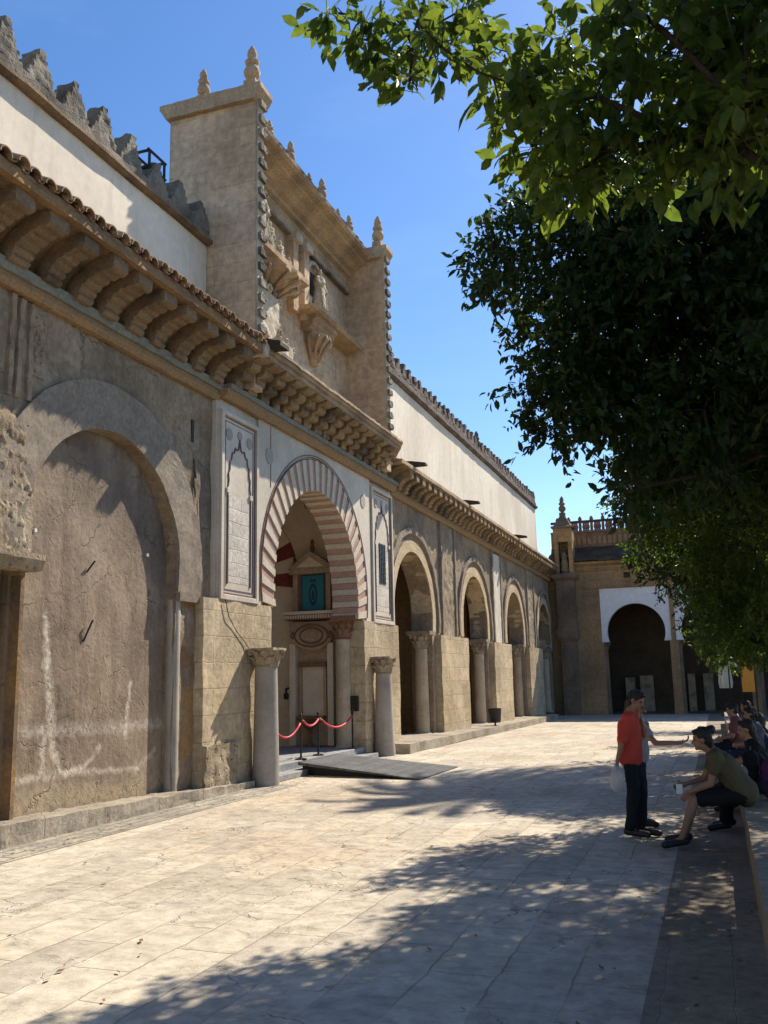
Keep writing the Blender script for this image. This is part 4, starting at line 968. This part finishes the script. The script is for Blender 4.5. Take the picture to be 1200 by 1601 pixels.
def tree(label, base, fork, blobs, leafm, size, dens, seed, r=.13, hang=.35, shape=6, fill=.55, k=11, tf=1.0):
    t = thing('orange_tree', label, 'tree', base, 'orange trees along the courtyard')
    trunk(base, fork, blobs, r, t, seed)
    leaves('crown', blobs, leafm, t, size, dens, seed, hang, shape, fill, k, tf)
    return t
B1 = [(-1.62, 3.99, 5.35, 0.07), (-1.44, 4.07, 5.28, 0.1), (-1.56, 4.21, 5.3, 0.06), (-1.33, 4.21, 5.14, 0.1), (-1.37, 4.07, 5.29, 0.1), (-1.23, 4.2, 5.24, 0.12), (-0.93, 3.57, 4.66, 0.1), (-1.21, 3.98, 4.82, 0.07), (-0.96, 4.21, 5.21, 0.12), (-0.82, 4.0, 4.88, 0.12), (-0.98, 4.18, 5.32, 0.1), (-0.64, 3.63, 4.45, 0.13), (-0.57, 3.88, 4.43, 0.14), (-0.6, 3.82, 4.25, 0.1), (-0.47, 3.93, 4.34, 0.15), (-0.48, 3.95, 4.66, 0.15), (-0.28, 3.56, 4.25, 0.16), (-0.29, 3.8, 4.14, 0.14), (-0.13, 3.75, 4.07, 0.15), (-0.09, 4.19, 4.71, 0.21), (0.12, 4.09, 4.79, 0.24), (0.11, 3.66, 4.14, 0.18), (0.02, 4.31, 4.29, 0.12), (0.24, 3.65, 3.96, 0.13), (0.29, 3.98, 4.54, 0.25), (0.34, 3.64, 4.55, 0.21), (-0.08, 3.55, 4.58, 0.18), (-0.4, 4.16, 5.02, 0.14), (-1.05, 3.7, 5.0, 0.09), (-0.48, 3.7, 4.01, 0.06), (0.42, 4.54, 4.53, 0.19), (-0.8, 4.16, 4.73, 0.06), (-0.39, 3.75, 4.04, 0.08), (0.21, 4.22, 4.17, 0.09), (1.2, 3.5, 4.9, 0.9), (2.3, 3.4, 4.6, 1.0), (1.0, 4.6, 5.4, 0.8), (2.6, 4.4, 5.2, 1.0), (1.6, 2.6, 4.9, 0.9), (2.8, 2.6, 4.4, 0.9), (1.9, 3.6, 5.8, 0.9), (1.5, 1.5, 4.5, 1.1), (2.8, 0.8, 4.4, 1.1), (0.8, 1.2, 5, 0.9), (3.6, 2.6, 4.6, 1.1), (3.6, 4.8, 4.8, 1.1)]
B2 = [(-1.7, 8.84, 6.28, 0.26), (-1.9, 8.98, 6.31, 0.17), (-1.78, 8.5, 5.77, 0.14), (-1.73, 9.24, 6.14, 0.27), (-1.66, 8.99, 5.7, 0.19), (-1.5, 9.27, 6.7, 0.34), (-1.31, 9.49, 7.07, 0.32), (-1.16, 8.6, 5.97, 0.44), (-1.19, 8.66, 5.53, 0.31), (-0.73, 8.47, 6.16, 0.52), (-0.74, 8.45, 5.5, 0.51), (-0.88, 8.37, 4.98, 0.42), (-1.15, 8.6, 4.91, 0.28), (-1.34, 8.9, 4.64, 0.25), (-1.4, 8.3, 4.47, 0.16), (-1.43, 8.98, 4.44, 0.14), (-1.13, 8.64, 4.35, 0.24), (-0.9, 8.61, 4.56, 0.42), (-0.65, 9.12, 4.17, 0.26), (-0.64, 8.78, 3.75, 0.13), (-0.53, 8.62, 4.33, 0.48), (-0.32, 8.78, 5.11, 0.67), (-0.2, 9.0, 6.11, 0.7), (0.36, 8.36, 5.71, 0.63), (0.32, 9.28, 5.19, 0.69), (0.08, 8.32, 4.18, 0.5), (0.53, 9.05, 4.26, 0.42), (-0.43, 9.14, 3.82, 0.28), (-0.56, 8.32, 3.52, 0.17), (-0.18, 9.09, 3.91, 0.37), (-0.67, 9.17, 6.84, 0.4), (-0.11, 9.38, 6.84, 0.53), (0.59, 8.81, 6.4, 0.55), (-1.01, 8.75, 6.7, 0.26), (0.19, 8.48, 3.65, 0.22), (-2.03, 9.26, 6.6, 0.1), (-1.94, 8.5, 5.99, 0.09), (-1.94, 9.06, 5.92, 0.11), (-1.82, 9.23, 5.5, 0.09), (-1.66, 9.24, 5.3, 0.08), (-1.59, 8.64, 4.73, 0.1), (-1.55, 8.65, 4.43, 0.09), (-1.44, 8.82, 4.24, 0.09), (-1.26, 9.08, 4.25, 0.1), (-1.02, 8.41, 4.03, 0.12), (-1.84, 9.05, 5.72, 0.11), (-1.91, 9.1, 6.73, 0.07), (-1.5, 9.16, 7.01, 0.11), (-1.53, 8.34, 6.42, 0.1), (-1.45, 9.25, 4.96, 0.12), (1.6, 8.6, 5.6, 1.4), (2.6, 9.6, 5.2, 1.4), (1.4, 10.2, 5.2, 1.3), (2.8, 8.2, 4.4, 1.3), (1.6, 7.4, 4.6, 1.2), (0.4, 9.8, 5.6, 1.1), (0.2, 8.0, 5.8, 1.0), (3.4, 9.2, 4.0, 1.1), (1.2, 9.0, 6.6, 1.2), (1.7, 11.2, 4.2, 0.9), (0.9, 10.9, 4.6, 0.9), (2.4, 11.3, 4.6, 0.9), (-0.2, 10.0, 4.45, 0.5), (0, 10.3, 4.3, 0.75), (0.6, 10.2, 4.4, 0.75), (-0.3, 10.6, 5.0, 0.7), (-1.0, 10.0, 5.0, 0.5), (-0.9, 9.6, 5.6, 0.7), (1.8, 12, 4.8, 0.9), (2.3, 10.5, 4.0, 0.9), (1.3, 9.8, 3.9, 0.8), (2.0, 8.2, 3.9, 0.9), (3.2, 10.8, 4.4, 1.0), (3.8, 8.6, 5, 1.2), (2.2, 6.9, 4.6, 1.0), (3.4, 7, 4.6, 1.0)]
B3 = [(-1.02, 13.46, 4.91, 0.3), (-0.95, 13.91, 4.46, 0.32), (-0.83, 14.4, 4.04, 0.31), (-0.93, 14.95, 3.83, 0.22), (-0.5, 13.91, 4.52, 0.52), (-0.21, 14.96, 3.93, 0.4), (0.06, 14.28, 4.83, 0.67), (0.2, 13.86, 3.89, 0.59), (0.11, 13.87, 3.26, 0.38), (0.23, 13.62, 2.83, 0.32), (0.18, 13.44, 3.12, 0.52), (0.63, 13.57, 3.55, 0.7), (0.86, 14.54, 4.81, 0.76), (0.31, 15.09, 2.54, 0.29), (0.3, 13.59, 2.47, 0.44), (0.63, 13.39, 2.67, 0.51), (-0.81, 15.08, 5.02, 0.41), (-0.29, 14.26, 5.01, 0.43), (0.36, 14.03, 2.36, 0.22), (0.53, 13.73, 2.3, 0.26), (1.6, 14.6, 4.6, 1.4), (2.6, 15, 4.2, 1.3), (1.4, 15.8, 4.6, 1.2), (2.8, 13.6, 3.8, 1.2), (0.2, 15.4, 4.9, 0.9), (-0.3, 14.4, 5.3, 0.7), (1, 14.2, 5.6, 1.0), (-0.1, 12.2, 4.75, 0.55), (0.1, 12.3, 4.9, 0.65), (0.7, 12.1, 5.0, 0.7), (0.4, 13.1, 5.6, 0.7)]
def pal(xs): return xs
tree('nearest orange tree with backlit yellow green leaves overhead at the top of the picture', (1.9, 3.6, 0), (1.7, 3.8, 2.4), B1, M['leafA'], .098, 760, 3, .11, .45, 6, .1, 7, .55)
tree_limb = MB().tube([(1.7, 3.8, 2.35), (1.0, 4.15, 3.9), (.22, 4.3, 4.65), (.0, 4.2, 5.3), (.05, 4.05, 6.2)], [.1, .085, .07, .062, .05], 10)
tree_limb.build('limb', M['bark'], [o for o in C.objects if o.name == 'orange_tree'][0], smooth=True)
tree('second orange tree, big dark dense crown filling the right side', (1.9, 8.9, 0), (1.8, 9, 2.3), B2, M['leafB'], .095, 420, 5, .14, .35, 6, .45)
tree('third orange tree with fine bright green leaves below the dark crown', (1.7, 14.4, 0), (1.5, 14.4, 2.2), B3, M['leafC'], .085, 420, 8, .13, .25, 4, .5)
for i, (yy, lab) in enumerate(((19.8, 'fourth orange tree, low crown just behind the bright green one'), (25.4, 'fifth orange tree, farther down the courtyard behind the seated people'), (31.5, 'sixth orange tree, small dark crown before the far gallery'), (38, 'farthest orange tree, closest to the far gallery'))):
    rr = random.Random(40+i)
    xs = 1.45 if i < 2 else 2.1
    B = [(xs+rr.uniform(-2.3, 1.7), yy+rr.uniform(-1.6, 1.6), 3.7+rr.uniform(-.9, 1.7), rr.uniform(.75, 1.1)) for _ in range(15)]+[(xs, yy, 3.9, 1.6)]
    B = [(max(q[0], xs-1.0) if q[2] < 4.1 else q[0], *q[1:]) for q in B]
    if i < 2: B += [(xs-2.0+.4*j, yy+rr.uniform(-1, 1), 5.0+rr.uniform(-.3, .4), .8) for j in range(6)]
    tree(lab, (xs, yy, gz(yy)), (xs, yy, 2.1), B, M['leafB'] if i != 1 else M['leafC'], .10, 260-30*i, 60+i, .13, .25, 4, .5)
# tall palm whose shade falls across the paving; stands behind the orange trees
def palm(x, y, h, seed):
    t = thing('palm_tree', 'tall date palm rising behind the orange trees on the right', 'tree', (x, y, gz(y)))
    rr = random.Random(seed)
    MB().tube([(x, y, gz(y)-.1), (x+.1, y, h*.5), (x, y+.1, h)], [.28, .2, .18], 12).build('trunk', M['bark'], t, rough=(.25, .02, 4))
    b = MB()
    for i in range(120):
        a = rr.uniform(0, 2*pi); e0 = rr.uniform(-.4, 1.1); Lf = rr.uniform(3.0, 4.3)
        d = Vector((cos(a), sin(a), 0)); s_ = Vector((-sin(a), cos(a), 0)); p = Vector((x, y, h)); prev = p
        for k in range(16):
            e = e0-k*.12; prev = p; p = p+(d*cos(e)+Vector((0, 0, sin(e))))*Lf/16
            for sg in (-1, 1):
                for q in (0, .5):
                    pp = prev.lerp(p, q); tip = pp+s_*sg*.42*(1-.6*k/16)+d*.18+Vector((0, 0, -.14))
                    b.add([pp, pp+d*.10, tip], [(0, 1, 2)])
    b.build('crown', M['leafB'], t)
palm(3.3, 32.0, 16.8, 3)
# fallen leaves on the paving and in the gutter
b = MB(); rr = random.Random(9)
for i in range(420):
    if rr.random() < .45: x, y = rr.gauss(-.3, .45), rr.uniform(4.5, 20)
    elif rr.random() < .4: x, y = rr.uniform(-8.1, -7.6), rr.uniform(6, 22)
    else: x, y = rr.uniform(-7.5, -.5), rr.uniform(4.5, 30)
    if x > .14: continue
    a = rr.uniform(0, 6.28); l = rr.uniform(.025, .045); d = Vector((cos(a), sin(a), 0)); s_ = Vector((-sin(a), cos(a), 0)); o = Vector((x, y, .014+gz(y)))
    b.add([o-d*l, o+s_*l*.4+Vector((0, 0, .008)), o+d*l+Vector((0, 0, .006)), o-s_*l*.4], [(0, 1, 2, 3)])
M['dryleaf'] = plain('dry_leaf', (.16, .10, .04), .8, var=.5, s=3, bump=0)
tag(b.build('fallen_leaves', M['dryleaf']), 'scattered small dry brown leaves lying on the pale paving', 'fallen leaves', kind='stuff')
# ------------------------------------------------------------ people
SKIN = plain('skin', (.36, .20, .13), .55, var=.08); SKIN2 = plain('tanned_skin', (.30, .155, .095), .55, var=.08)
HAIR = plain('dark_hair', (.015, .011, .009), .5, var=.4, s=60, bump=.5)
def cloth(name, c): return plain(name, c, .85, var=.22, s=7, bump=1, spec=.2)
def capsule(b, p0, p1, r0, r1, n=14):
    p0, p1 = Vector(p0), Vector(p1); d = p1-p0; l = d.length
    if l < 1e-4: b.ell(p0, (r0, r0, r0), n, 8); return
    q = d.to_track_quat('Z', 'Y').to_matrix(); vs = []; rings = []
    for i in range(5): a = -pi/2+pi/2*i/4; rings.append((r0*cos(a), r0*sin(a)))
    for i in range(5): a = pi/2*i/4; rings.append((r1*cos(a), l+r1*sin(a)))
    for r, z in rings:
        for j in range(n):
            a = 2*pi*j/n; vs.append(p0+q @ Vector((max(r, .0008)*cos(a), max(r, .0008)*sin(a), z)))
    k = len(rings)
    b.add(vs, [(i*n+j, i*n+(j+1) % n, (i+1)*n+(j+1) % n, (i+1)*n+j) for i in range(k-1) for j in range(n)]+[tuple(reversed(range(n))), tuple((k-1)*n+j for j in range(n))])
def fuse(b, name, m, parent, vox=.012, sm=4, wrinkle=0):
    """melt overlapping shapes into one continuous skin"""
    me = bpy.data.meshes.new('tmp'); me.from_pydata([tuple(v) for v in b.v], [], b.f)
    o = bpy.data.objects.new('tmp', me); C.objects.link(o)
    bm = bmesh.new(); bm.from_mesh(me); bmesh.ops.recalc_face_normals(bm, faces=bm.faces); bm.to_mesh(me); bm.free()
    r = o.modifiers.new('r', 'REMESH'); r.mode = 'VOXEL'; r.voxel_size = vox
    s = o.modifiers.new('s', 'SMOOTH'); s.factor = .5; s.iterations = sm
    dg = bpy.context.evaluated_depsgraph_get(); dg.update()
    m2 = bpy.data.meshes.new_from_object(o.evaluated_get(dg)); m2.name = name
    off = Vector((0, 0, 0)); q = parent
    while q is not None: off += q.location; q = q.parent
    for v in m2.vertices:
        w_ = Vector((0, 0, 0))
        if wrinkle: p = v.co*9; w_ = v.normal*noise.noise(Vector((p.x, p.y, p.z*.55)))*wrinkle+v.normal*noise.noise(Vector((p.x*2.5+9, p.y*2.5, p.z*1.1)))*wrinkle*.6
        v.co = v.co+w_-off
    m2.materials.clear(); m2.materials.append(m); m2.polygons.foreach_set('use_smooth', [True]*len(m2.polygons))
    bpy.data.objects.remove(o); bpy.data.meshes.remove(me)
    o = bpy.data.objects.new(name, m2); C.objects.link(o); o.parent = parent; return o
def hand(b, wr, d, palm, k=1, curl=.5):
    """palm and five separate fingers; d = direction of the hand, palm = way the palm faces"""
    wr, d, pn = Vector(wr), Vector(d).normalized(), Vector(palm).normalized()
    sd = d.cross(pn).normalized(); pn = sd.cross(d)
    for u in (-.026, -.009, .009, .026): capsule(b, wr+sd*u*.7*k, wr+d*.085*k+sd*u*k, .014*k, .012*k, 8)
    for u, ln in ((-.028, .062), (-.0095, .078), (.0095, .084), (.028, .074)):
        p = wr+d*.09*k+sd*u*k; a = 0
        for j in range(3):
            a += curl*.8; dd = d*cos(a)+pn*sin(a); q = p+dd*ln*k*(.42, .32, .26)[j]; capsule(b, p, q, .0088*k, .0078*k, 8); p = q
    p = wr+sd*.03*k+d*.03*k; q = p+(sd*.7+d*.6+pn*.35)*.045*k; capsule(b, p, q, .012*k, .0105*k, 8); capsule(b, q, q+(d*.8+pn*.5)*.032*k, .0105*k, .009*k, 8)
def person(label, J, face, cols, hairstyle='short', hold=None, base=None, parts=('shirt', 'trousers'), shorts=False, skin=None, group=None, k=1.0, vox=.012, palms=None, curls=(.5, .5), shoes=True):
    V_ = lambda n: Vector(J[n])
    base = base or (J['hip'][0], J['hip'][1], 0)
    t = thing('person', label, 'person', base, group)
    f = Vector(face).normalized(); b = MB()
    hip, ch, nk, hd = V_('hip'), V_('chest'), V_('neck'), V_('head')
    sl, sr = V_('sl'), V_('sr'); across = (sl-sr).normalized(); hl = hip+across*.085*k; hr = hip-across*.085*k
    if 'hl' in J: hl, hr = V_('hl'), V_('hr')
    capsule(b, hip+across*.06*k, ch+across*.06*k, .125*k, .125*k); capsule(b, hip-across*.06*k, ch-across*.06*k, .125*k, .125*k)
    capsule(b, sl-across*.02, sr+across*.02, .07*k, .07*k); capsule(b, ch, nk, .12*k, .07*k); capsule(b, nk, hd-Vector((0, 0, .05)), .058*k, .055*k)
    # head: skull, jaw, nose, brow, ears
    up = (hd-nk).normalized(); up = (up-f*up.dot(f)).normalized(); sx = up.cross(f).normalized()
    rot = Matrix((sx, f, up)).transposed()
    H = lambda x, y, z: hd+sx*x*k+f*y*k+up*z*k
    b.ell(H(0, -.012, .03), (.076*k, .096*k, .093*k), 18, 14, rot); b.ell(H(0, .025, -.045), (.056*k, .062*k, .066*k), 16, 12, rot)
    capsule(b, H(0, .082, .015), H(0, .108, -.022), .010*k, .014*k, 8); b.ell(H(0, .07, .035), (.055*k, .025*k, .012*k), 12, 8, rot)
    b.ell(H(0, .083, -.055), (.024*k, .012*k, .009*k), 10, 6, rot); b.ell(H(0, .07, -.09), (.026*k, .022*k, .02*k), 10, 6, rot)
    for s_ in (-1, 1): b.ell(H(s_*.08, -.01, 0), (.012*k, .022*k, .033*k), 8, 6, rot)
    for i, sd in enumerate(('l', 'r')):
        s_, e_, w_ = V_('s'+sd), V_('e'+sd), V_('w'+sd)
        capsule(b, s_, e_, .050*k, .038*k); capsule(b, e_, w_, .038*k, .026*k)
        pn = palms[i] if palms else f
        hand(b, w_, (J.get('h'+sd+'d') or (w_-e_)), pn, k, curls[i])
        h_ = hl if sd == 'l' else hr
        kn, an, to = V_('k'+sd), V_('a'+sd), V_('t'+sd)
        capsule(b, h_, kn, .082*k, .055*k); capsule(b, kn, kn.lerp(an, .35), .053*k, .056*k); capsule(b, kn.lerp(an, .35), an, .056*k, .036*k); capsule(b, an, to, .036*k, .028*k)
    fuse(b, 'body', skin or SKIN, t, vox)
    # eyes
    e = MB()
    for s_ in (-1, 1): e.ell(H(s_*.031, .077, .012), (.013*k, .010*k, .007*k), 8, 6, rot)
    e.build('eyes', HAIR, t, smooth=True)
    # shirt
    b = MB(); g = .016
    capsule(b, hip+across*.062*k+Vector((0, 0, .0)), ch+across*.07*k, .125*k+g, .122*k+g); capsule(b, hip-across*.062*k, ch-across*.07*k, .125*k+g, .122*k+g)
    capsule(b, sl-across*.01, sr+across*.01, .075*k+g*.6, .075*k+g*.6); capsule(b, ch, nk-(nk-ch)*.25, .12*k+g, .075*k+g)
    for sd in 'lr':
        s_, e_ = V_('s'+sd), V_('e'+sd); capsule(b, s_, s_.lerp(e_, J.get('sleeve', .72)), .056*k+g, .054*k+g)
    fuse(b, 'shirt', cols[0], t, vox*1.1, 3, .016)
    b = MB()
    capsule(b, hl.lerp(hr, .2), hr.lerp(hl, .2), .122*k, .122*k)
    for sd, h_ in (('l', hl), ('r', hr)):
        kn, an = V_('k'+sd), V_('a'+sd)
        capsule(b, h_, kn if not shorts else h_.lerp(kn, .85), .096*k, .074*k if not shorts else .084*k)
        if not shorts: capsule(b, kn, kn.lerp(an, .93), .074*k, .064*k)
    fuse(b, 'shorts' if shorts else 'trousers', cols[1], t, vox*1.1, 3, .020)
    for sd in 'lr':
        b = MB(); an, to = V_('a'+sd), V_('t'+sd); d = (to-an); d.z = 0; d.normalize()
        z0 = min(an.z, to.z)-.035
        capsule(b, an-d*.04+Vector((0, 0, -.02)), to+d*.05, .045*k, .040*k)
        b.box(-.001, .001, -.001, .001, 0, .002) if False else None
        fuse(b, 'shoe', cols[2] if len(cols) > 2 else M['black'], t, vox)
    b = MB()
    b.ell(H(0, -.026, .05), (.088*k, .100*k, .092*k), 18, 14, rot)
    b.ell(H(0, .045, .10), (.062*k, .045*k, .03*k), 12, 8, rot)
    b.ell(H(0, -.06, -.01), (.078*k, .06*k, .07*k), 14, 10, rot)
    if hairstyle == 'bun': b.ell(H(0, -.12, .10), (.055*k, .055*k, .05*k), 12, 8, rot); b.ell(H(0, -.075, -.07), (.06*k, .04*k, .06*k), 12, 8, rot)
    if hairstyle == 'long': capsule(b, H(0, -.07, 0), H(0, -.09, -.2), .07*k, .05*k)
    fuse(b, 'hair', HAIR, t, vox*.8, 2, .022)
    if hairstyle == 'beard' or hairstyle == 'short':
        q = MB(); q.ell(H(0, .03, -.075), (.052*k, .055*k, .034*k), 12, 8, rot)
        if hairstyle == 'beard': fuse(q, 'beard', HAIR, t, vox, 2)
    return t
RED = cloth('red_polo_cotton', (.52, .065, .045)); DKT = cloth('dark_trouser_cloth', (.014, .016, .02)); OLIVE = cloth('shaded_olive_cotton', (.105, .085, .048))
WHT = cloth('shaded_white_cotton', (.34, .34, .37)); PINK = cloth('pink_cotton', (.20, .08, .08)); NAVY = cloth('navy_cloth', (.02, .025, .05)); BLK = cloth('black_cloth', (.012, .012, .014)); PURP = cloth('purple_cloth', (.10, .03, .09))  # white and olive cloth darkened so the figures look shaded
SH_ = plain('dark_shoe_leather', (.03, .022, .018), .5)
# standing man in red, seen from his right side as he faces the bench
x, y = -1.03, 11.9
J = dict(hip=(x-.03, y, .93), chest=(x-.03, y, 1.27), neck=(x+.01, y, 1.46), head=(x+.075, y-.01, 1.585),
         sr=(x-.02, y-.19, 1.37), sl=(x-.02, y+.19, 1.37), er=(x-.10, y-.26, 1.10), wr=(x-.17, y-.24, .88), el=(x+.12, y+.24, 1.16), wl=(x+.12, y+.05, 1.36),
         kr=(x-.02, y-.10, .50), ar=(x-.08, y-.10, .09), tr=(x+.07, y-.12, .045), kl=(x+.05, y+.08, .50), al=(x+.03, y+.06, .09), tl=(x+.19, y+.02, .045), sleeve=.8)
J['hrd'] = (-.05, .02, -1); J['hld'] = (.1, -.15, .9)
man = person('man in a red polo and dark trousers standing with bowed head beside the bench', J, (.9, -.30, -.38), (RED, DKT, SH_), 'short', skin=SKIN2, palms=((1, 0, 0), (-.6, .2, .3)), curls=(1.0, .8), vox=.010)
# plastic bag hanging from his right hand
t = thing('plastic_bag', 'translucent pale carrier bag hanging from the right hand of the man in red', 'bag', (x-.2, y-.25, .6))
b = MB(); vs = []; n = 16; pr = [(.012, .86), (.05, .82), (.085, .74), (.10, .66), (.095, .58), (.05, .54), (.01, .535)]
for j, (r, z) in enumerate(pr):
    for i in range(n):
        a_ = 2*pi*i/n; k_ = 1+.22*noise.noise(Vector((cos(a_)*2, sin(a_)*2, z*9)))
        vs.append((x-.185+r*k_*cos(a_)*.8, y-.24+r*k_*sin(a_), z))
b.add(vs, [(j*n+i, j*n+(i+1) % n, (j+1)*n+(i+1) % n, (j+1)*n+i) for j in range(len(pr)-1) for i in range(n)])
m_, nt_, bs = mat('thin_plastic'); bs.inputs['Base Color'].default_value = (.62, .60, .56, 1); bs.inputs['Roughness'].default_value = .35; bs.inputs['Alpha'].default_value = .55
b.build('bag', m_, t, smooth=True)
# woman in white half hidden behind him, arm held out to the seated man
x2, y2 = -.79, 12.7
J = dict(hip=(x2, y2, .88), chest=(x2, y2, 1.18), neck=(x2, y2, 1.36), head=(x2-.02, y2-.02, 1.475), sr=(x2+.04, y2-.16, 1.29), sl=(x2+.02, y2+.16, 1.29),
         er=(x2+.16, y2-.26, 1.08), wr=(x2+.37, y2-.34, 1.08), el=(x2+.14, y2+.1, 1.08), wl=(x2+.14, y2-.06, 1.2),
         kr=(x2+.02, y2-.09, .47), ar=(x2, y2-.09, .09), tr=(x2+.12, y2-.12, .045), kl=(x2-.02, y2+.09, .47), al=(x2-.04, y2+.08, .09), tl=(x2+.07, y2+.06, .045), sleeve=.5)
J['hrd'] = (1, -.3, .35); J['sleeve'] = .55
J.update({k_: (J[k_][0]-.24, J[k_][1], J[k_][2]) for k_ in ('hip', 'chest', 'neck', 'head', 'sr', 'sl', 'el', 'wl', 'kr', 'ar', 'tr', 'kl', 'al', 'tl')}); J['er'] = (x2+.0, y2-.3, 1.05); J['wr'] = (x2+.30, y2-.36, 1.06)
person('person in a white top half hidden behind the man in red, one forearm held out', J, (1, -.2, -.1), (WHT, NAVY, SH_), 'short', k=.95, palms=((0, 0, 1), (0, 0, 1)), curls=(.25, .6))
# seated man in olive, bent forward with elbows on his knees
x3, y3 = .22, 11.35
J = dict(hip=(x3-.02, y3, .60), hl=(x3-.02, y3-.1, .58), hr=(x3-.02, y3+.1, .58), chest=(x3-.22, y3, .88), neck=(x3-.34, y3, 1.04), head=(x3-.44, y3-.01, 1.16),
         sl=(x3-.30, y3-.19, .97), sr=(x3-.30, y3+.19, .97), el=(x3-.38, y3-.22, .70), wl=(x3-.62, y3-.15, .60), er=(x3-.45, y3+.22, .72), wr=(x3-.66, y3+.1, .66),
         kl=(x3-.56, y3-.14, .52), al=(x3-.72, y3-.20, .11), tl=(x3-.86, y3-.25, .05), kr=(x3-.56, y3+.18, .52), ar=(x3-.70, y3+.16, .10), tr=(x3-.84, y3+.14, .05), sleeve=.45)
J['hld'] = (-.6, .2, -.7); J['hrd'] = (-.7, -.1, -.2)
person('man in an olive T-shirt and dark shorts sitting on the bench leaning on his knees', J, (-1, -.05, -.12), (OLIVE, BLK, SH_), 'bun', base=(.4, y3, .45), shorts=True, skin=SKIN2, palms=((0, 1, 0), (0, -1, 0)), curls=(.7, .7), vox=.010)
t = thing('phone', 'small pale phone in the hands of the man in the olive T-shirt', 'phone', (-.50, y3-.06, .62))
MB().box(-.53, -.46, y3-.08, y3-.065, .57, .68).build('phone_body', M['farwhite'], t, bevel=.004)
def seated(label, x, y, cols, facing=-1, lean=.10, k=.97, hair='short', bz=0, z=0, turn=0):
    f = facing
    J = dict(hip=(x, y, .58), hl=(x, y-.1*1, .57), hr=(x, y+.1, .57), chest=(x+f*lean*.6, y, .90), neck=(x+f*lean, y, 1.08), head=(x+f*(lean+.04), y+.02*turn, 1.20),
             sl=(x+f*lean*.8, y-.18, 1.0), sr=(x+f*lean*.8, y+.18, 1.0), el=(x+f*(lean+.06), y-.24, .74), wl=(x+f*(lean+.26), y-.12, .70), er=(x+f*(lean+.06), y+.24, .74), wr=(x+f*(lean+.26), y+.1, .70),
             kl=(x+f*.46, y-.13, .53), al=(x+f*.50, y-.14, .10), tl=(x+f*.62, y-.15, .045), kr=(x+f*.46, y+.13, .53), ar=(x+f*.44, y+.14, .10), tr=(x+f*.57, y+.15, .045), sleeve=.6)
    J = {a_: ((v_[0], v_[1], v_[2]+z) if isinstance(v_, tuple) else v_) for a_, v_ in J.items()}
    return person(label, J, (f, .5*turn, -.1), cols, hair, base=(x, y, .45+z), k=k, palms=((0, 1, 0), (0, -1, 0)), vox=.014)
def backpack(label, x, y, z, c, s=1.0, pocket=None):
    t = thing('backpack', label, 'backpack', (x, y, z)); b = MB()
    for dz, r in ((.13, .15), (.25, .155), (.36, .12)): b.ell((x, y, z+dz*s), (.12*s, r*s, .13*s), 16, 10)
    fuse(b, 'bag_body', c, t, .014, 4, .008)
    q = MB(); q.ell((x-.09*s, y-.05*s, z+.16*s), (.06*s, .10*s, .10*s), 14, 8)
    fuse(q, 'front_pocket', pocket or c, t, .012, 3, .004)
    MB().tube([(x, y-.04, z+.46*s), (x, y-.02, z+.52*s), (x, y+.02, z+.52*s), (x, y+.04, z+.46*s)], .012, 6).build('handle', M['black'], t)
    MB().tube([(x+.1, y-.08, z+.42*s), (x+.17, y-.09, z+.3*s), (x+.12, y-.08, z+.06*s)], .018, 6).build('strap', M['black'], t)
seated('person in black sitting on the bench just behind the man in olive', .45, 12.6, (BLK, BLK), -1, .12, hair='long')
seated('person in a navy top sitting farther along the bench, leaning back', .52, 14.3, (NAVY, DKT), -1, .0)
seated('person in a pink top sitting on the bench among the farther group', .30, 18.6, (PINK, DKT), -1, .05, z=.02)
seated('person in a pale grey top sitting beside the person in pink', .52, 17.2, (WHT, NAVY), -1, .0)
seated('person in maroon sitting at the far end of the group on the bench', .55, 21.0, (PURP, DKT), -1, .0)
backpack('grey blue backpack standing on the bench behind the seated people', .42, 13.45, .83, cloth('slate_backpack_cloth', (.10, .12, .16)), .9)
backpack('purple and black backpack on the bench beside the man in olive', .50, 11.95, .45, PURP, .95, NAVY)
backpack('black shoulder bag with white trim resting against the bench people', .30, 12.05, .62, BLK, .8, WHT)
t = thing('water_bottle', 'clear plastic water bottle standing on the bench wall', 'bottle', (.62, 13.0, .45))
MB().lathe((.62, 13.0, .45), [(.032, 0), (.034, .02), (.034, .15), (.014, .19), (.014, .21)], 12).build('bottle', m_, t, smooth='auto')
MB().lathe((.62, 13.0, .66), [(.016, 0), (.016, .02)], 10).build('cap', M['farwhite'], t)
